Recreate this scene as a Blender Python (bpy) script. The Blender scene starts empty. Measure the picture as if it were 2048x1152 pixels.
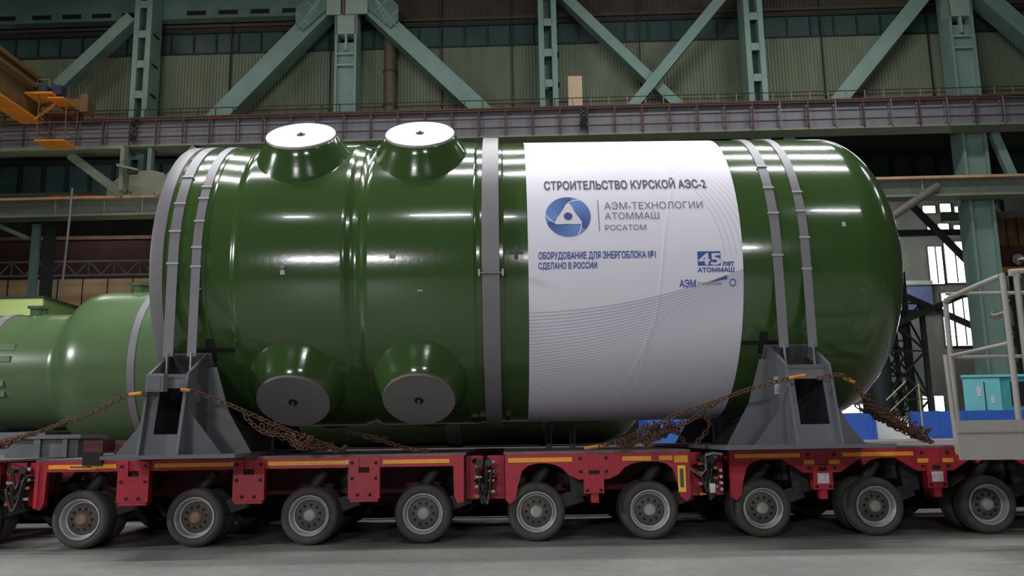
import bpy, bmesh, math, random
from math import sin, cos, pi, radians as R_, atan2, hypot
from mathutils import Vector, Matrix
random.seed(7)
S = bpy.context.scene
COL = S.collection

# ------------------------------------------------------------------ camera
F_PX, YAW, PITCH, ROLL, CAM_H = 1711.95, 0.009347, 0.171168, -0.015868, 1.3743
fw = Vector((sin(YAW)*cos(PITCH), cos(YAW)*cos(PITCH), sin(PITCH)))
rt = Vector((cos(YAW), -sin(YAW), 0.0)); up = rt.cross(fw)
rt2 = rt*cos(ROLL) + up*sin(ROLL); up2 = -rt*sin(ROLL) + up*cos(ROLL)
cam_d = bpy.data.cameras.new('camera'); cam = bpy.data.objects.new('camera', cam_d); COL.objects.link(cam)
cam_d.sensor_width = 36.0; cam_d.lens = F_PX/2048*36.0; cam_d.clip_end = 300
cam.matrix_world = Matrix(((rt2.x, up2.x, -fw.x, 0), (rt2.y, up2.y, -fw.y, 0), (rt2.z, up2.z, -fw.z, CAM_H), (0, 0, 0, 1)))
S.camera = cam

# ------------------------------------------------------------------ world, lamps and added fills, exposure
S.view_settings.view_transform = 'Standard'; S.view_settings.look = 'None'
S.view_settings.gamma = 1.0; S.view_settings.use_curve_mapping = False
S.view_settings.exposure = 0.0
w = bpy.data.worlds.new('hall_air'); S.world = w; w.use_nodes = True
w.node_tree.nodes['Background'].inputs['Color'].default_value = (0.80, 0.88, 0.90, 1)
w.node_tree.nodes['Background'].inputs['Strength'].default_value = 0.020

def lamp(x, y, z, sx, sy, watts, color=(0.98, 0.975, 1.0), aim=None):
    d = bpy.data.lights.new('hall_lamp_or_fill', 'AREA'); d.shape = 'RECTANGLE'; d.size = sx; d.size_y = sy
    d.energy = watts; d.color = color
    o = bpy.data.objects.new('hall_lamp_or_fill', d); COL.objects.link(o); o.location = (x, y, z)
    if aim is not None:
        o.rotation_euler = (Vector(aim) - Vector((x, y, z))).to_track_quat('-Z', 'Y').to_euler()
    return o
for y in (10.8, 16.0, 22.0):                       # rows of high-bay lamps over the vessels
    for x in (-9.5, -1.0, 9.5):
        lamp(x, y, 22, 6.0, 0.7, 900)
for x, l in ((-8.7, 1.6), (-2.6, 3.6), (1.0, 1.0), (14.5, 4.0)):   # row over the aisle in front
    lamp(x, -7.0, 22, l, 0.7, 170*l)
lamp(-10.5, -30, 10.8, 5, 0.8, 2700, aim=(0, 13, 4)); lamp(9, -30, 14, 5, 0.8, 1600, aim=(0, 13, 4))
lamp(-24, 4, 9.5, 2.0, 1.2, 2300, aim=(-3, 12, 3.5))
for x in (25, 33, 42): lamp(x, 23.5, 22, 4, 1.0, 260)
for x, p_ in ((-20, 300), (-7, 520), (7, 640), (20, 800)):   # rows along the column line
    lamp(x, 38, 27, 5, 1.0, p_, (0.97, 1, 0.96), aim=(x, 47, 10))
for x, p_ in ((-32, 260), (4, 110)): lamp(x, 63, 19, 5, 1.5, p_, aim=(x, 72, 23))  # added fill for the next bay's window band, no fixture there
lamp(-26, 41, 30, 3, 1, 500, (1, 0.9, 0.75))
lamp(-30, 60, 15, 8, 3, 260, (1, 0.92, 0.75)); lamp(33, 76, 20, 8, 3, 3000, (0.92, 0.97, 1), aim=(40, 85, 11)); lamp(-20, 35, 4, 2, 1, 500, (1, 0.92, 0.8), aim=(-26, 44, 19)); lamp(14, 29, 14, 6, 2, 200)  # added fills: next bays, far right wall, upward bounce onto the crane

# ------------------------------------------------------------------ materials
def lin(c):
    return tuple(((v/255)/12.92 if v/255 <= 0.04045 else (((v/255)+0.055)/1.055)**2.4) for v in c)
MATS = {}
def mat(name, rgb, rough=0.6, metal=0.0, var=0.15, scale=3.0, bump=0.0, bscale=40.0, coat=0.0, rgb2=None, emit=0.0, stretch=None):
    m = bpy.data.materials.new(name); m.use_nodes = True; nt = m.node_tree; N = nt.nodes; L = nt.links
    p = N['Principled BSDF']; c = lin(rgb)
    p.inputs['Roughness'].default_value = rough; p.inputs['Metallic'].default_value = metal
    if coat: p.inputs['Coat Weight'].default_value = coat; p.inputs['Coat Roughness'].default_value = 0.04
    tc = N.new('ShaderNodeTexCoord'); mp = N.new('ShaderNodeMapping'); L.new(tc.outputs['Object'], mp.inputs['Vector'])
    if stretch: mp.inputs['Scale'].default_value = stretch
    n = N.new('ShaderNodeTexNoise'); n.inputs['Scale'].default_value = scale; n.inputs['Detail'].default_value = 6; n.inputs['Roughness'].default_value = 0.62
    L.new(mp.outputs['Vector'], n.inputs['Vector'])
    r = N.new('ShaderNodeValToRGB'); r.color_ramp.elements[0].position = 0.32; r.color_ramp.elements[1].position = 0.68
    c2 = lin(rgb2) if rgb2 else tuple(v*(1+var) for v in c); c1 = c if rgb2 else tuple(v*(1-var) for v in c)
    r.color_ramp.elements[0].color = (*c1, 1); r.color_ramp.elements[1].color = (*c2, 1)
    L.new(n.outputs['Fac'], r.inputs['Fac']); L.new(r.outputs['Color'], p.inputs['Base Color'])
    if emit:
        p.inputs['Emission Color'].default_value = (*c, 1); p.inputs['Emission Strength'].default_value = emit
    if bump:
        n2 = N.new('ShaderNodeTexNoise'); n2.inputs['Scale'].default_value = bscale; n2.inputs['Detail'].default_value = 3
        L.new(mp.outputs['Vector'], n2.inputs['Vector'])
        b = N.new('ShaderNodeBump'); b.inputs['Strength'].default_value = bump; b.inputs['Distance'].default_value = 0.01
        L.new(n2.outputs['Fac'], b.inputs['Height']); L.new(b.outputs['Normal'], p.inputs['Normal'])
    MATS[name] = m; return m
green = mat('green_gloss_paint', (55, 79, 39), 0.15, var=0.05, scale=0.8, bump=0.06, bscale=14, coat=0.35)
green2 = mat('green_dull_paint', (76, 98, 64), 0.26, var=0.08, scale=1.2, bump=0.03, bscale=9)
greenp = mat('green_panel', (78, 108, 66), 0.4, var=0.08)
strapg = mat('grey_strap_paint', (112, 110, 114), 0.42, var=0.05, scale=5)
strapl = mat('light_grey_cleat', (160, 160, 163), 0.4, var=0.05)
steelw = mat('machined_steel', (186, 186, 190), 0.38, metal=0.35, var=0.04, scale=6)
steeld = mat('dull_or_shaded_steel', (118, 114, 114), 0.5, metal=0.2, var=0.06, scale=4)
chrome = mat('bright_steel', (225, 225, 225), 0.2, metal=0.9, var=0.03)
saddlep = mat('saddle_grey_paint', (90, 91, 95), 0.45, var=0.07, scale=4, bump=0.05, bscale=30)
dark = mat('black_recess', (14, 14, 15), 0.8, var=0.1)
redp = mat('red_trailer_paint', (160, 23, 42), 0.42, var=0.12, scale=5, bump=0.05, bscale=25)
redd = mat('dark_red_frame', (92, 14, 26), 0.6, var=0.25, scale=4)
yel = mat('yellow_stripe', (232, 158, 30), 0.4, var=0.1, scale=12)
yell = mat('yellow_label', (226, 196, 40), 0.5, var=0.05)
whitel = mat('white_label', (205, 198, 200), 0.5, var=0.2, scale=20)
deckm = mat('worn_deck_steel', (110, 96, 98), 0.55, var=0.25, scale=6, metal=0.2)
rub = mat('tyre_rubber', (66, 65, 62), 0.78, var=0.12, scale=9, bump=0.1, bscale=60)
rimm = mat('rim_steel', (172, 172, 172), 0.45, metal=0.1, var=0.12, scale=10)
hubm = mat('hub_dusty_metal', (78, 76, 74), 0.6, var=0.15, scale=14)
hubr = mat('hub_rusty_metal', (84, 76, 70), 0.7, var=0.2, scale=14)
susp = mat('suspension_dark_metal', (44, 43, 42), 0.6, var=0.25, scale=6)
hose = mat('hydraulic_hose_rubber', (26, 28, 28), 0.4, var=0.1)
rust = mat('rusty_chain', (66, 47, 37), 0.75, metal=0.2, rgb2=(104, 72, 46), scale=18)
hookm = mat('yellow_hook', (190, 128, 50), 0.55, var=0.2, scale=14)
brownb = mat('brown_primer', (86, 46, 40), 0.7, var=0.15, scale=6)
grayst = mat('grey_stand', (92, 96, 98), 0.6, var=0.15, scale=5)
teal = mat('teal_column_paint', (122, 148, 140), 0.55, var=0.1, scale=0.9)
teald = mat('teal_darker', (100, 124, 117), 0.6, var=0.15, scale=0.8)  # darker teal for brace sides, rear plates, webs and chord
palet = mat('pale_teal_plate', (150, 166, 155), 0.55, var=0.1, scale=1.4)
girdm = mat('grey_lilac_girder', (122, 121, 130), 0.6, var=0.12, scale=0.7)
rredr = mat('red_brown_rail', (86, 50, 48), 0.65, var=0.2, scale=2)
rgray = mat('grey_rail', (112, 114, 112), 0.55, var=0.15, scale=2)
rorg = mat('rusty_top_rail', (112, 82, 62), 0.7, var=0.25, scale=1.5)
gg = mat('grey_green_beam', (128, 136, 118), 0.6, var=0.12, scale=0.8)
dust = mat('dusty_flange', (200, 162, 128), 0.8, var=0.2, scale=1.5)
cranem = mat('orange_crane_paint', (226, 140, 44), 0.5, var=0.12, scale=1.0)
craned = mat('crane_brown', (104, 80, 46), 0.6, var=0.2, scale=1.2)  # darker brown beside the crane orange, for girder sides and posts
winb = mat('dirty_glass_band', (62, 84, 82), 0.35, var=0.2, scale=0.5)
mull = mat('mullion', (36, 44, 42), 0.6)
brownw = mat('brown_cladding', (76, 66, 56), 0.75, var=0.2, scale=0.8)
boxw = mat('cream_box', (206, 178, 150), 0.7, var=0.08)
bluef = mat('blue_hoarding', (48, 92, 178), 0.5, var=0.12, scale=0.8)
cyanm = mat('cyan_cabin', (118, 200, 204), 0.5, var=0.06, scale=1)
farw = mat('far_wall_grey', (84, 84, 76), 0.85, var=0.25, scale=0.3)
brick = mat('dark_red_brick', (62, 38, 34), 0.85, var=0.2, scale=0.6)
beige = mat('beige_wall', (196, 166, 128), 0.8, var=0.12, scale=0.6)
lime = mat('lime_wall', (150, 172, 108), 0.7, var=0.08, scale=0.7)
lime_shaded = mat('lime_wall_shaded', (84, 108, 58), 0.7, var=0.1, scale=0.7)  # lime wall colour with the side's shade put in
latt = mat('dark_lattice_steel', (58, 70, 68), 0.6, var=0.2)
daylight = mat('daylit_glass', (255, 255, 255), 0.5, emit=7.0, var=0.0)
platm = mat('platform_grey', (150, 146, 138), 0.5, var=0.06, scale=4)
whitem = mat('white_cabinet', (200, 202, 206), 0.6, var=0.06)
inkg = mat('ink_dark_grey', (70, 70, 78), 0.6, var=0.0)
inkl = mat('ink_light_grey', (112, 112, 122), 0.6, var=0.0)
inkb = mat('ink_blue', (58, 84, 158), 0.6, var=0.0)
inkw = mat('ink_white', (215, 213, 222), 0.6, var=0.0)
blackp = mat('black_paint_mark', (10, 12, 10), 0.6, var=0.1)

def link_chain(nt, *pairs):
    for a, b in pairs: nt.links.new(a, b)
class G:                                          # tiny node-math helper
    def __init__(s, nt): s.nt = nt
    def m(s, op, a, b=0.0, c=None):
        n = s.nt.nodes.new('ShaderNodeMath'); n.operation = op
        for i, v in enumerate((a, b, c)):
            if v is None: continue
            if isinstance(v, (int, float)): n.inputs[i].default_value = v
            else: s.nt.links.new(v, n.inputs[i])
        return n.outputs[0]
# concrete floor with slabs and stains
def floor_mat():
    m = mat('concrete_floor', (122, 124, 119), 0.45, rgb2=(143, 144, 138), scale=0.55, bump=0.08, bscale=30)
    nt = m.node_tree; N = nt.nodes; L = nt.links; p = N['Principled BSDF']
    src = p.inputs['Base Color'].links[0].from_socket
    n = N.new('ShaderNodeTexNoise'); n.inputs['Scale'].default_value = 7; n.inputs['Detail'].default_value = 8
    L.new(N['Texture Coordinate'].outputs['Object'], n.inputs['Vector'])
    r = N.new('ShaderNodeMapRange'); r.inputs['From Min'].default_value = 0.3; r.inputs['From Max'].default_value = 0.7
    r.inputs['To Min'].default_value = 0.86; r.inputs['To Max'].default_value = 1.06
    L.new(n.outputs['Fac'], r.inputs['Value'])
    mx = N.new('ShaderNodeMix'); mx.data_type = 'RGBA'; mx.blend_type = 'MULTIPLY'; mx.inputs['Factor'].default_value = 1
    L.new(src, mx.inputs['A']); L.new(r.outputs['Result'], mx.inputs['B']); L.new(mx.outputs['Result'], p.inputs['Base Color'])
    return m
floorm = floor_mat()
clad = mat('green_grey_cladding', (106, 116, 96), 0.7, rgb2=(132, 142, 120), scale=0.5, stretch=(1, 1, 0.25))
# banner print: fan of fine lines under a rising curve, arcs near one edge
def banner_mat():
    m = bpy.data.materials.new('printed_vinyl'); m.use_nodes = True; nt = m.node_tree; N = nt.nodes; L = nt.links
    p = N['Principled BSDF']; p.inputs['Roughness'].default_value = 0.42
    uv = N.new('ShaderNodeUVMap'); sp = N.new('ShaderNodeSeparateXYZ'); L.new(uv.outputs['UV'], sp.inputs['Vector'])
    u, v = sp.outputs['X'], sp.outputs['Y']; g = G(nt)
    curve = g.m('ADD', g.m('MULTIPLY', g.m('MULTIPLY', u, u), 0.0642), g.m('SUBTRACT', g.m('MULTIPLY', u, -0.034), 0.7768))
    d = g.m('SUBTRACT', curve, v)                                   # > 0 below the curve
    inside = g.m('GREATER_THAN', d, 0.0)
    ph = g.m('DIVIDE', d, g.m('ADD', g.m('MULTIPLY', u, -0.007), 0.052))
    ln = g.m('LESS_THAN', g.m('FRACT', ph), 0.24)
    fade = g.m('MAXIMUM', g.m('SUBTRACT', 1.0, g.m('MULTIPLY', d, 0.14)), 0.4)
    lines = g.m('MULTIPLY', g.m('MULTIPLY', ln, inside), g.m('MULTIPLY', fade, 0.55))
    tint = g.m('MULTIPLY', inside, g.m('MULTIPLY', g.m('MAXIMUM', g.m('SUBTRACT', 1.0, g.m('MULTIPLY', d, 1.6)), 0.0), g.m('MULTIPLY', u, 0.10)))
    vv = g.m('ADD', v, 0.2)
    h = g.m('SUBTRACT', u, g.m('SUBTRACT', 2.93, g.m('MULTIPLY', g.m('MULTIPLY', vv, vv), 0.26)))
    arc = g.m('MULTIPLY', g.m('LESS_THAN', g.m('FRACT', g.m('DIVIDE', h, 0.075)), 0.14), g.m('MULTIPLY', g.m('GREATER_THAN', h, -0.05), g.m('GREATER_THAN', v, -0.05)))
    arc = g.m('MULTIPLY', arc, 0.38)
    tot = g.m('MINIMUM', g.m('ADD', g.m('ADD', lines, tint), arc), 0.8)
    mx = N.new('ShaderNodeMix'); mx.data_type = 'RGBA'; L.new(tot, mx.inputs['Factor'])
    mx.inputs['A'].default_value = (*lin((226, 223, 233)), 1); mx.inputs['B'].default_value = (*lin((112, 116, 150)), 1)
    L.new(mx.outputs['Result'], p.inputs['Base Color'])
    return m
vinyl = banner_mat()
def disc_mat():
    m = bpy.data.materials.new('blue_emblem_ink'); m.use_nodes = True; nt = m.node_tree; N = nt.nodes; L = nt.links
    p = N['Principled BSDF']; p.inputs['Roughness'].default_value = 0.5
    uv = N.new('ShaderNodeUVMap'); sp = N.new('ShaderNodeSeparateXYZ'); L.new(uv.outputs['UV'], sp.inputs['Vector'])
    r = N.new('ShaderNodeValToRGB'); L.new(sp.outputs['X'], r.inputs['Fac'])
    e = r.color_ramp.elements; e[0].color = (*lin((40, 52, 128)), 1); e[1].color = (*lin((104, 148, 206)), 1)
    e[1].position = 0.9
    L.new(r.outputs['Color'], p.inputs['Base Color']); return m
emblem_blue = disc_mat()

# ------------------------------------------------------------------ mesh builder
AL = -0.038
def WALL(p):                                      # column-line frame: u along the hall, v away, z up
    u, v, z = p
    return (u*cos(AL) - v*sin(AL), 50 + u*sin(AL) + v*cos(AL), z)
ORG = {}                                          # world origin of every root
class MB:
    def __init__(s, xf=None): s.v = []; s.f = []; s.uv = {}; s.xf = xf
    def add(s, vs, fs):
        b = len(s.v); s.v += [tuple(p) for p in vs]; s.f += [tuple(b+i for i in f) for f in fs]; return s
    def box(s, x0, x1, y0, y1, z0, z1):
        return s.add([(x, y, z) for z in (z0, z1) for y in (y0, y1) for x in (x0, x1)],
                     [(0, 2, 3, 1), (4, 5, 7, 6), (0, 1, 5, 4), (2, 6, 7, 3), (0, 4, 6, 2), (1, 3, 7, 5)])
    def bar(s, p, q, w, h, upv=(0, 0, 1)):        # box beam p->q, w sideways, h along upv
        p, q = Vector(p), Vector(q); d = (q-p).normalized(); a = d.cross(Vector(upv)).normalized(); b = a.cross(d).normalized()
        vs = []
        for e in (p, q):
            for i, j in ((-1, -1), (1, -1), (1, 1), (-1, 1)): vs.append(e + a*(w/2*i) + b*(h/2*j))
        return s.add(vs, [(3, 2, 1, 0), (4, 5, 6, 7), (0, 1, 5, 4), (1, 2, 6, 5), (2, 3, 7, 6), (3, 0, 4, 7)])
    def tube(s, pts, r, n=8, closed=False):
        pts = [Vector(p) for p in pts]; m = len(pts); rings = []; prev = None
        for i, p in enumerate(pts):
            if closed: t = (pts[(i+1) % m] - pts[i-1])
            else: t = pts[min(i+1, m-1)] - pts[max(i-1, 0)]
            t.normalize()
            if prev is None:
                a = t.orthogonal().normalized()
            else:
                a = prev - t*prev.dot(t)
                a = a.normalized() if a.length > 1e-6 else t.orthogonal().normalized()
            prev = a; b = t.cross(a); rings.append([p + a*(r*cos(2*pi*k/n)) + b*(r*sin(2*pi*k/n)) for k in range(n)])
        vs = [v for ring in rings for v in ring]; fs = []
        for i in range(m if closed else m-1):
            j = (i+1) % m
            for k in range(n): fs.append((i*n+k, i*n+(k+1) % n, j*n+(k+1) % n, j*n+k))
        if not closed: fs += [tuple(range(n-1, -1, -1)), tuple((m-1)*n+k for k in range(n))]
        return s.add(vs, fs)
    def lathe(s, prof, o, ax, xd, n=64, cap0=False, cap1=False, close=False):   # prof: (along, radius)
        o, ax, xd = Vector(o), Vector(ax).normalized(), Vector(xd).normalized(); yd = ax.cross(xd); vs = []
        for a, r in prof:
            for k in range(n):
                t = 2*pi*k/n; vs.append(o + ax*a + xd*(r*cos(t)) + yd*(r*sin(t)))
        fs = []; m = len(prof)
        for i in range(m if close else m-1):
            j = (i+1) % m
            for k in range(n): fs.append((i*n+k, i*n+(k+1) % n, j*n+(k+1) % n, j*n+k))
        if cap0: fs.append(tuple(range(n-1, -1, -1)))
        if cap1: fs.append(tuple((m-1)*n+k for k in range(n)))
        return s.add(vs, fs)
    def prism(s, poly, fn, t0, t1):               # poly 2D, fn(a, b, t) -> point
        n = len(poly); vs = [fn(a, b, t0) for a, b in poly] + [fn(a, b, t1) for a, b in poly]
        return s.add(vs, [tuple(range(n-1, -1, -1)), tuple(range(n, 2*n))] + [(i, (i+1) % n, n+(i+1) % n, n+i) for i in range(n)])
    def build(s, name, material, parent=None, smooth=None, root=None, fixn=True):
        vs = [s.xf(p) for p in s.v] if s.xf else s.v
        if parent is None:
            xs = [p[0] for p in vs]; ys = [p[1] for p in vs]; zs = [p[2] for p in vs]
            o0 = Vector(((min(xs)+max(xs))/2, (min(ys)+max(ys))/2, min(zs)))
        else: o0 = ORG[parent.name]
        me = bpy.data.meshes.new(name)
        me.from_pydata([Vector(p) - o0 for p in vs], [], s.f); me.materials.append(material)
        if fixn:
            bm = bmesh.new(); bm.from_mesh(me); bmesh.ops.recalc_face_normals(bm, faces=bm.faces); bm.to_mesh(me); bm.free()
        if s.uv:
            l = me.uv_layers.new(name='UVMap')
            for lp in me.loops: l.data[lp.index].uv = s.uv[lp.vertex_index]
        if smooth is not None:
            me.polygons.foreach_set('use_smooth', [True]*len(me.polygons)); me.set_sharp_from_angle(angle=R_(smooth))
        me.update()
        o = bpy.data.objects.new(name, me); COL.objects.link(o)
        if parent is None: o.location = o0
        else: o.parent = parent
        ORG[o.name] = o0
        return o
def tag(o, label, cat, group=None):
    o['label'] = label; o['category'] = cat
    if group: o['group'] = group
    return o
def thing(name, loc, label, cat, group=None):
    o = bpy.data.objects.new(name, None); COL.objects.link(o); o.location = loc; o.empty_display_size = 0.2
    ORG[o.name] = Vector(loc); return tag(o, label, cat, group)
def struct(o): o['kind'] = 'structure'; return o
def XYZ(*a): return a

# ------------------------------------------------------------------ setting
b = MB(); nx = 2
b.add([(-70, -30, 0), (70, -30, 0), (70, 95, 0), (-70, 95, 0), (-70, -30, -0.3), (70, -30, -0.3), (70, 95, -0.3), (-70, 95, -0.3)],
      [(0, 1, 2, 3), (7, 6, 5, 4), (0, 4, 5, 1), (1, 5, 6, 2), (2, 6, 7, 3), (3, 7, 4, 0)])
struct(b.build('floor', floorm))
def corrugated(u0, u1, z0, z1, v, pitch=0.21, dep=0.07):
    b = MB(WALL); n = int((u1-u0)/pitch); pts = []
    for i in range(n):
        u = u0 + i*pitch
        pts += [(u, 0), (u+pitch*0.42, 0), (u+pitch*0.5, dep), (u+pitch*0.92, dep)]
    vs = [(u, v+d, z0) for u, d in pts] + [(u, v+d, z1) for u, d in pts]; m = len(pts)
    b.add(vs, [(i, i+1, m+i+1, m+i) for i in range(m-1)])
    b.add([(u0, v+0.2, z0), (u1, v+0.2, z0), (u1, v+0.2, z1), (u0, v+0.2, z1)], [(0, 1, 2, 3)])
    return b
struct(corrugated(-37, 37, 19.9, 26.6, 2.5).build('wall_back', clad))
struct(corrugated(-37, 37, 28.1, 33, 2.5).build('wall_back_upper', brownw))
b = MB(WALL).box(-37, 37, 2.6, 2.7, 26.6, 28.1); wn = struct(b.build('window_1', winb))
b = MB(WALL)
for i in range(50): b.box(-37+i*1.5, -36.9+i*1.5, 2.48, 2.6, 26.6, 28.1)
b.box(-37, 37, 2.42, 2.6, 28.0, 28.2); b.box(-37, 37, 2.45, 2.6, 26.52, 26.64)
b.build('window_frame', mull, wn)
b = MB(WALL).box(-37, 37, 2.3, 2.44, 28.35, 28.55); struct(b.build('trim_1', brownw))
for u in (-24.5, -17.9, -11.3, -4.0, 0.6, 8.9, 15.6, 20.6, 27.4):
    b = MB(WALL).box(u, u+0.07, 2.3, 2.44, 19.9, 33); struct(b.build('trim_2', mull))
b = MB(WALL).box(-37, 37, 2.0, 2.1, 22.35, 22.43); struct(b.build('trim_3', rorg))
b = MB().box(-70, 70, 94.6, 95, 0, 34); struct(b.build('wall_far', farw))
b = MB().box(-70, 70, 94.3, 94.6, 14, 15); struct(b.build('trim_4', rgray))

# ------------------------------------------------------------------ column line: columns, braces, girders
def ladder_column(uc, w, z0, z1, label):
    t = thing('steel_column', WALL((uc, 0, z0)), label, 'column')
    u0, u1 = uc-w/2, uc+w/2; fwid = 0.33
    MB(WALL).box(u0, u0+fwid, 0, 1.5, z0, z1).build('channel', teal, t)
    MB(WALL).box(u1-fwid, u1, 0, 1.5, z0, z1).build('channel', teal, t)
    MB(WALL).box(u0+0.1, u1-0.1, 0.9, 0.94, z0, z1).build('web', teald, t)
    z = 22.56 - 2.02*int((22.56-z0)/2.02)
    while z < z1:
        MB(WALL).box(u0+fwid-0.04, u1-fwid+0.04, 0.0, 0.05, z, z+0.48).build('batten', teal, t); z += 2.02
    for z in (22.9, 24.9, 26.9):
        MB(WALL).box(u1, u1+0.12, 0.25, 1.0, z, z+0.07).build('rung', mull, t)
ladder_column(-22.72, 1.12, 15.9, 31, 'teal ladder column behind the orange crane end')
ladder_column(2.94, 1.14, 0.0, 31, 'teal ladder column beside the cream box')
ladder_column(15.73, 1.16, 0.0, 31, 'teal ladder column right of the crossed braces')
def main_column(u0, u1, z0, label):
    t = thing('steel_column', WALL(((u0+u1)/2, 0, z0)), label, 'column')
    for a in (u0, u1-0.16): MB(WALL).box(a, a+0.16, 0, 1.4, z0, 31).build('flange', teal, t)
    MB(WALL).box(u0+0.16, u1-0.16, 0.3, 0.38, z0, 26.0).build('web', teal, t)
    MB(WALL).box(u0+0.16, u1-0.16, 1.2, 1.28, 25.4, 31).build('web', dark, t)
    for z in (24.35, 25.1): MB(WALL).box(u0+0.16, u1-0.16, 0.02, 0.5, z, z+0.1).build('shelf', palet, t)
    MB(WALL).box(u0-0.02, u1+0.02, 0.0, 0.9, 26.45, 27.8).build('head_plate', palet, t)
    MB(WALL).box((u0+u1)/2-0.06, (u0+u1)/2+0.06, 0.05, 0.35, 25.4, 26.45).build('post', palet, t)
    return t
main_column(-10.42, -9.05, 0.0, 'teal column under the gusset where two wide braces meet')
main_column(27.65, 29.13, 0.0, 'tall teal column that runs down to the floor behind the platform')
t = thing('steel_column', WALL((-28.6, 1, 0)), 'teal column between the lattice girder and the lime wall', 'column')
MB(WALL).box(-29.05, -28.55, 0.4, 0.6, 0, 14.7).build('flange', teald, t); MB(WALL).box(-28.6, -27.9, 0.9, 1.1, 0, 14.7).build('web', mull, t)

def brace(p, q, w, dep, label, v=0.1, plates=0):
    t = thing('diagonal_brace', WALL((p[0], v, min(p[1], q[1]))), label, 'brace')
    P, Q = (p[0], v, p[1]), (q[0], v, q[1]); du, dz = q[0]-p[0], q[1]-p[1]; l = hypot(du, dz)
    nu, nz = -dz/l*w/2, du/l*w/2
    poly = [(p[0]+nu, p[1]+nz), (q[0]+nu, q[1]+nz), (q[0]-nu, q[1]-nz), (p[0]-nu, p[1]-nz)]
    MB(WALL).prism(poly, lambda a, c, k: (a, k, c), v, v+0.06).build('front_plate', teal, t)
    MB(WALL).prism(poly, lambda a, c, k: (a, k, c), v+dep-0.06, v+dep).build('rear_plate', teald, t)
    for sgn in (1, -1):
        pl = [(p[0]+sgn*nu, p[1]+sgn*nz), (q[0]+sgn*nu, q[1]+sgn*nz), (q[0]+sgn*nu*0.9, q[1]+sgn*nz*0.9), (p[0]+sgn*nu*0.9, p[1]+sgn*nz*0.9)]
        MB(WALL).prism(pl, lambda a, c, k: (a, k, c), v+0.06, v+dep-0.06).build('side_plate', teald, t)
    return t
brace((-23.6, 28.15), (-28.05, 23.6), 0.72, 0.9, 'narrow teal brace running down behind the orange crane')
brace((-10.9, 28.7), (-18.1, 20.9), 1.12, 1.3, 'wide teal brace sloping down to the left of the gusset')
brace((-8.4, 28.5), (-0.9, 20.9), 1.05, 1.3, 'wide teal brace sloping down to the right of the gusset')
brace((3.9, 29.1), (11.4, 20.9), 0.62, 0.9, 'teal brace falling to the right in the crossed pair', v=0.55)
brace((14.3, 28.7), (7.8, 20.9), 0.62, 0.5, 'teal brace rising to the right in the crossed pair', v=-0.05)
brace((27.3, 29.1), (20.3, 20.9), 0.92, 1.2, 'broad teal brace leaning against the tall right column')
brace((30.0, 28.1), (35.0, 22.7), 0.95, 1.2, 'teal brace in the far upper right corner')
# gusset over the main column
t = thing('gusset_plate', WALL((-9.7, -0.1, 26.4)), 'riveted gusset joining two wide braces to the column head', 'gusset')
MB(WALL).box(-10.95, -10.05, -0.16, -0.06, 27.7, 30.5).build('plate', palet, t); MB(WALL).box(-9.75, -8.35, -0.16, -0.06, 27.7, 30.5).build('plate', palet, t)
for pts in ([(-11.0, 28.0), (-10.9, 29.4), (-11.6, 29.6), (-12.9, 28.2), (-12.9, 27.2), (-12.4, 26.7)], [(-8.3, 28.0), (-8.4, 29.4), (-7.7, 29.6), (-6.4, 28.2), (-6.4, 27.2), (-6.9, 26.7)]):
    pl = MB(WALL).prism(pts, lambda a, c, k: (a, k, c), -0.16, -0.06).build('lattice_plate', teald, t)
    s_ = -1 if pts[0][0] < -9.7 else 1; cx = pts[3][0]
    bb = MB(WALL)
    for k in range(3):
        o_ = 0.35*k
        bb.bar((cx - s_*(0.1+o_), -0.18, 27.0+0.2*k-0.2), (cx - s_*(1.5+o_*0.4), -0.18, 28.8+0.2*k), 0.05, 0.05)
    bb.bar((cx, -0.18, 27.9), (cx-s_*0.9, -0.18, 27.0), 0.05, 0.05); bb.bar((cx-s_*0.7, -0.18, 28.6), (cx-s_*1.5, -0.18, 27.8), 0.05, 0.05)
    bb.build('lacing', palet, pl)
MB(WALL).box(-9.99, -9.8, -0.12, -0.08, 27.7, 30.5).build('rust_strip', rorg, t)
# top chord with slots
t = thing('truss_chord', WALL((-22, 0, 28.4)), 'dark teal slotted chord along the upper left edge', 'beam')
MB(WALL).box(-37, -11.3, 1.52, 2.2, 28.6, 28.7).build('bottom_flange', teald, t)
MB(WALL).box(-37, -11.3, 1.6, 1.7, 28.7, 31).build('web', teald, t)
for u in (-33.3, -30.9, -28.9, -26.9, -24.9, -20.6, -18.5, -16.4, -14.3):
    MB(WALL).box(u, u+1.25, 1.56, 1.6, 28.86, 29.15).build('slot', dark, t)
# cream box and pipe, lamp bracket
tag(MB(WALL).box(4.1, 4.95, -0.6, 0.4, 20.75, 22.95).build('control_box', boxw), 'cream upright box standing on the crane girder walkway', 'box')
t = thing('duct_pipe', WALL((-7.3, 1.5, 20.7)), 'brown vertical duct behind the wide right brace', 'duct')
b = MB(WALL); b.lathe([(0, 0.42), (8.5, 0.42)], (-7.25, 1.97, 20.0), (0, 0, 1), (1, 0, 0), 20); b.build('pipe', mat('brown_duct', (96, 84, 74), 0.6), t, smooth=40)
for z in (22.3, 24.6): MB(WALL).lathe([(0, 0.47), (0.12, 0.47)], (-7.25, 1.97, z), (0, 0, 1), (1, 0, 0), 20).build('collar', rredr, t)

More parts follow.
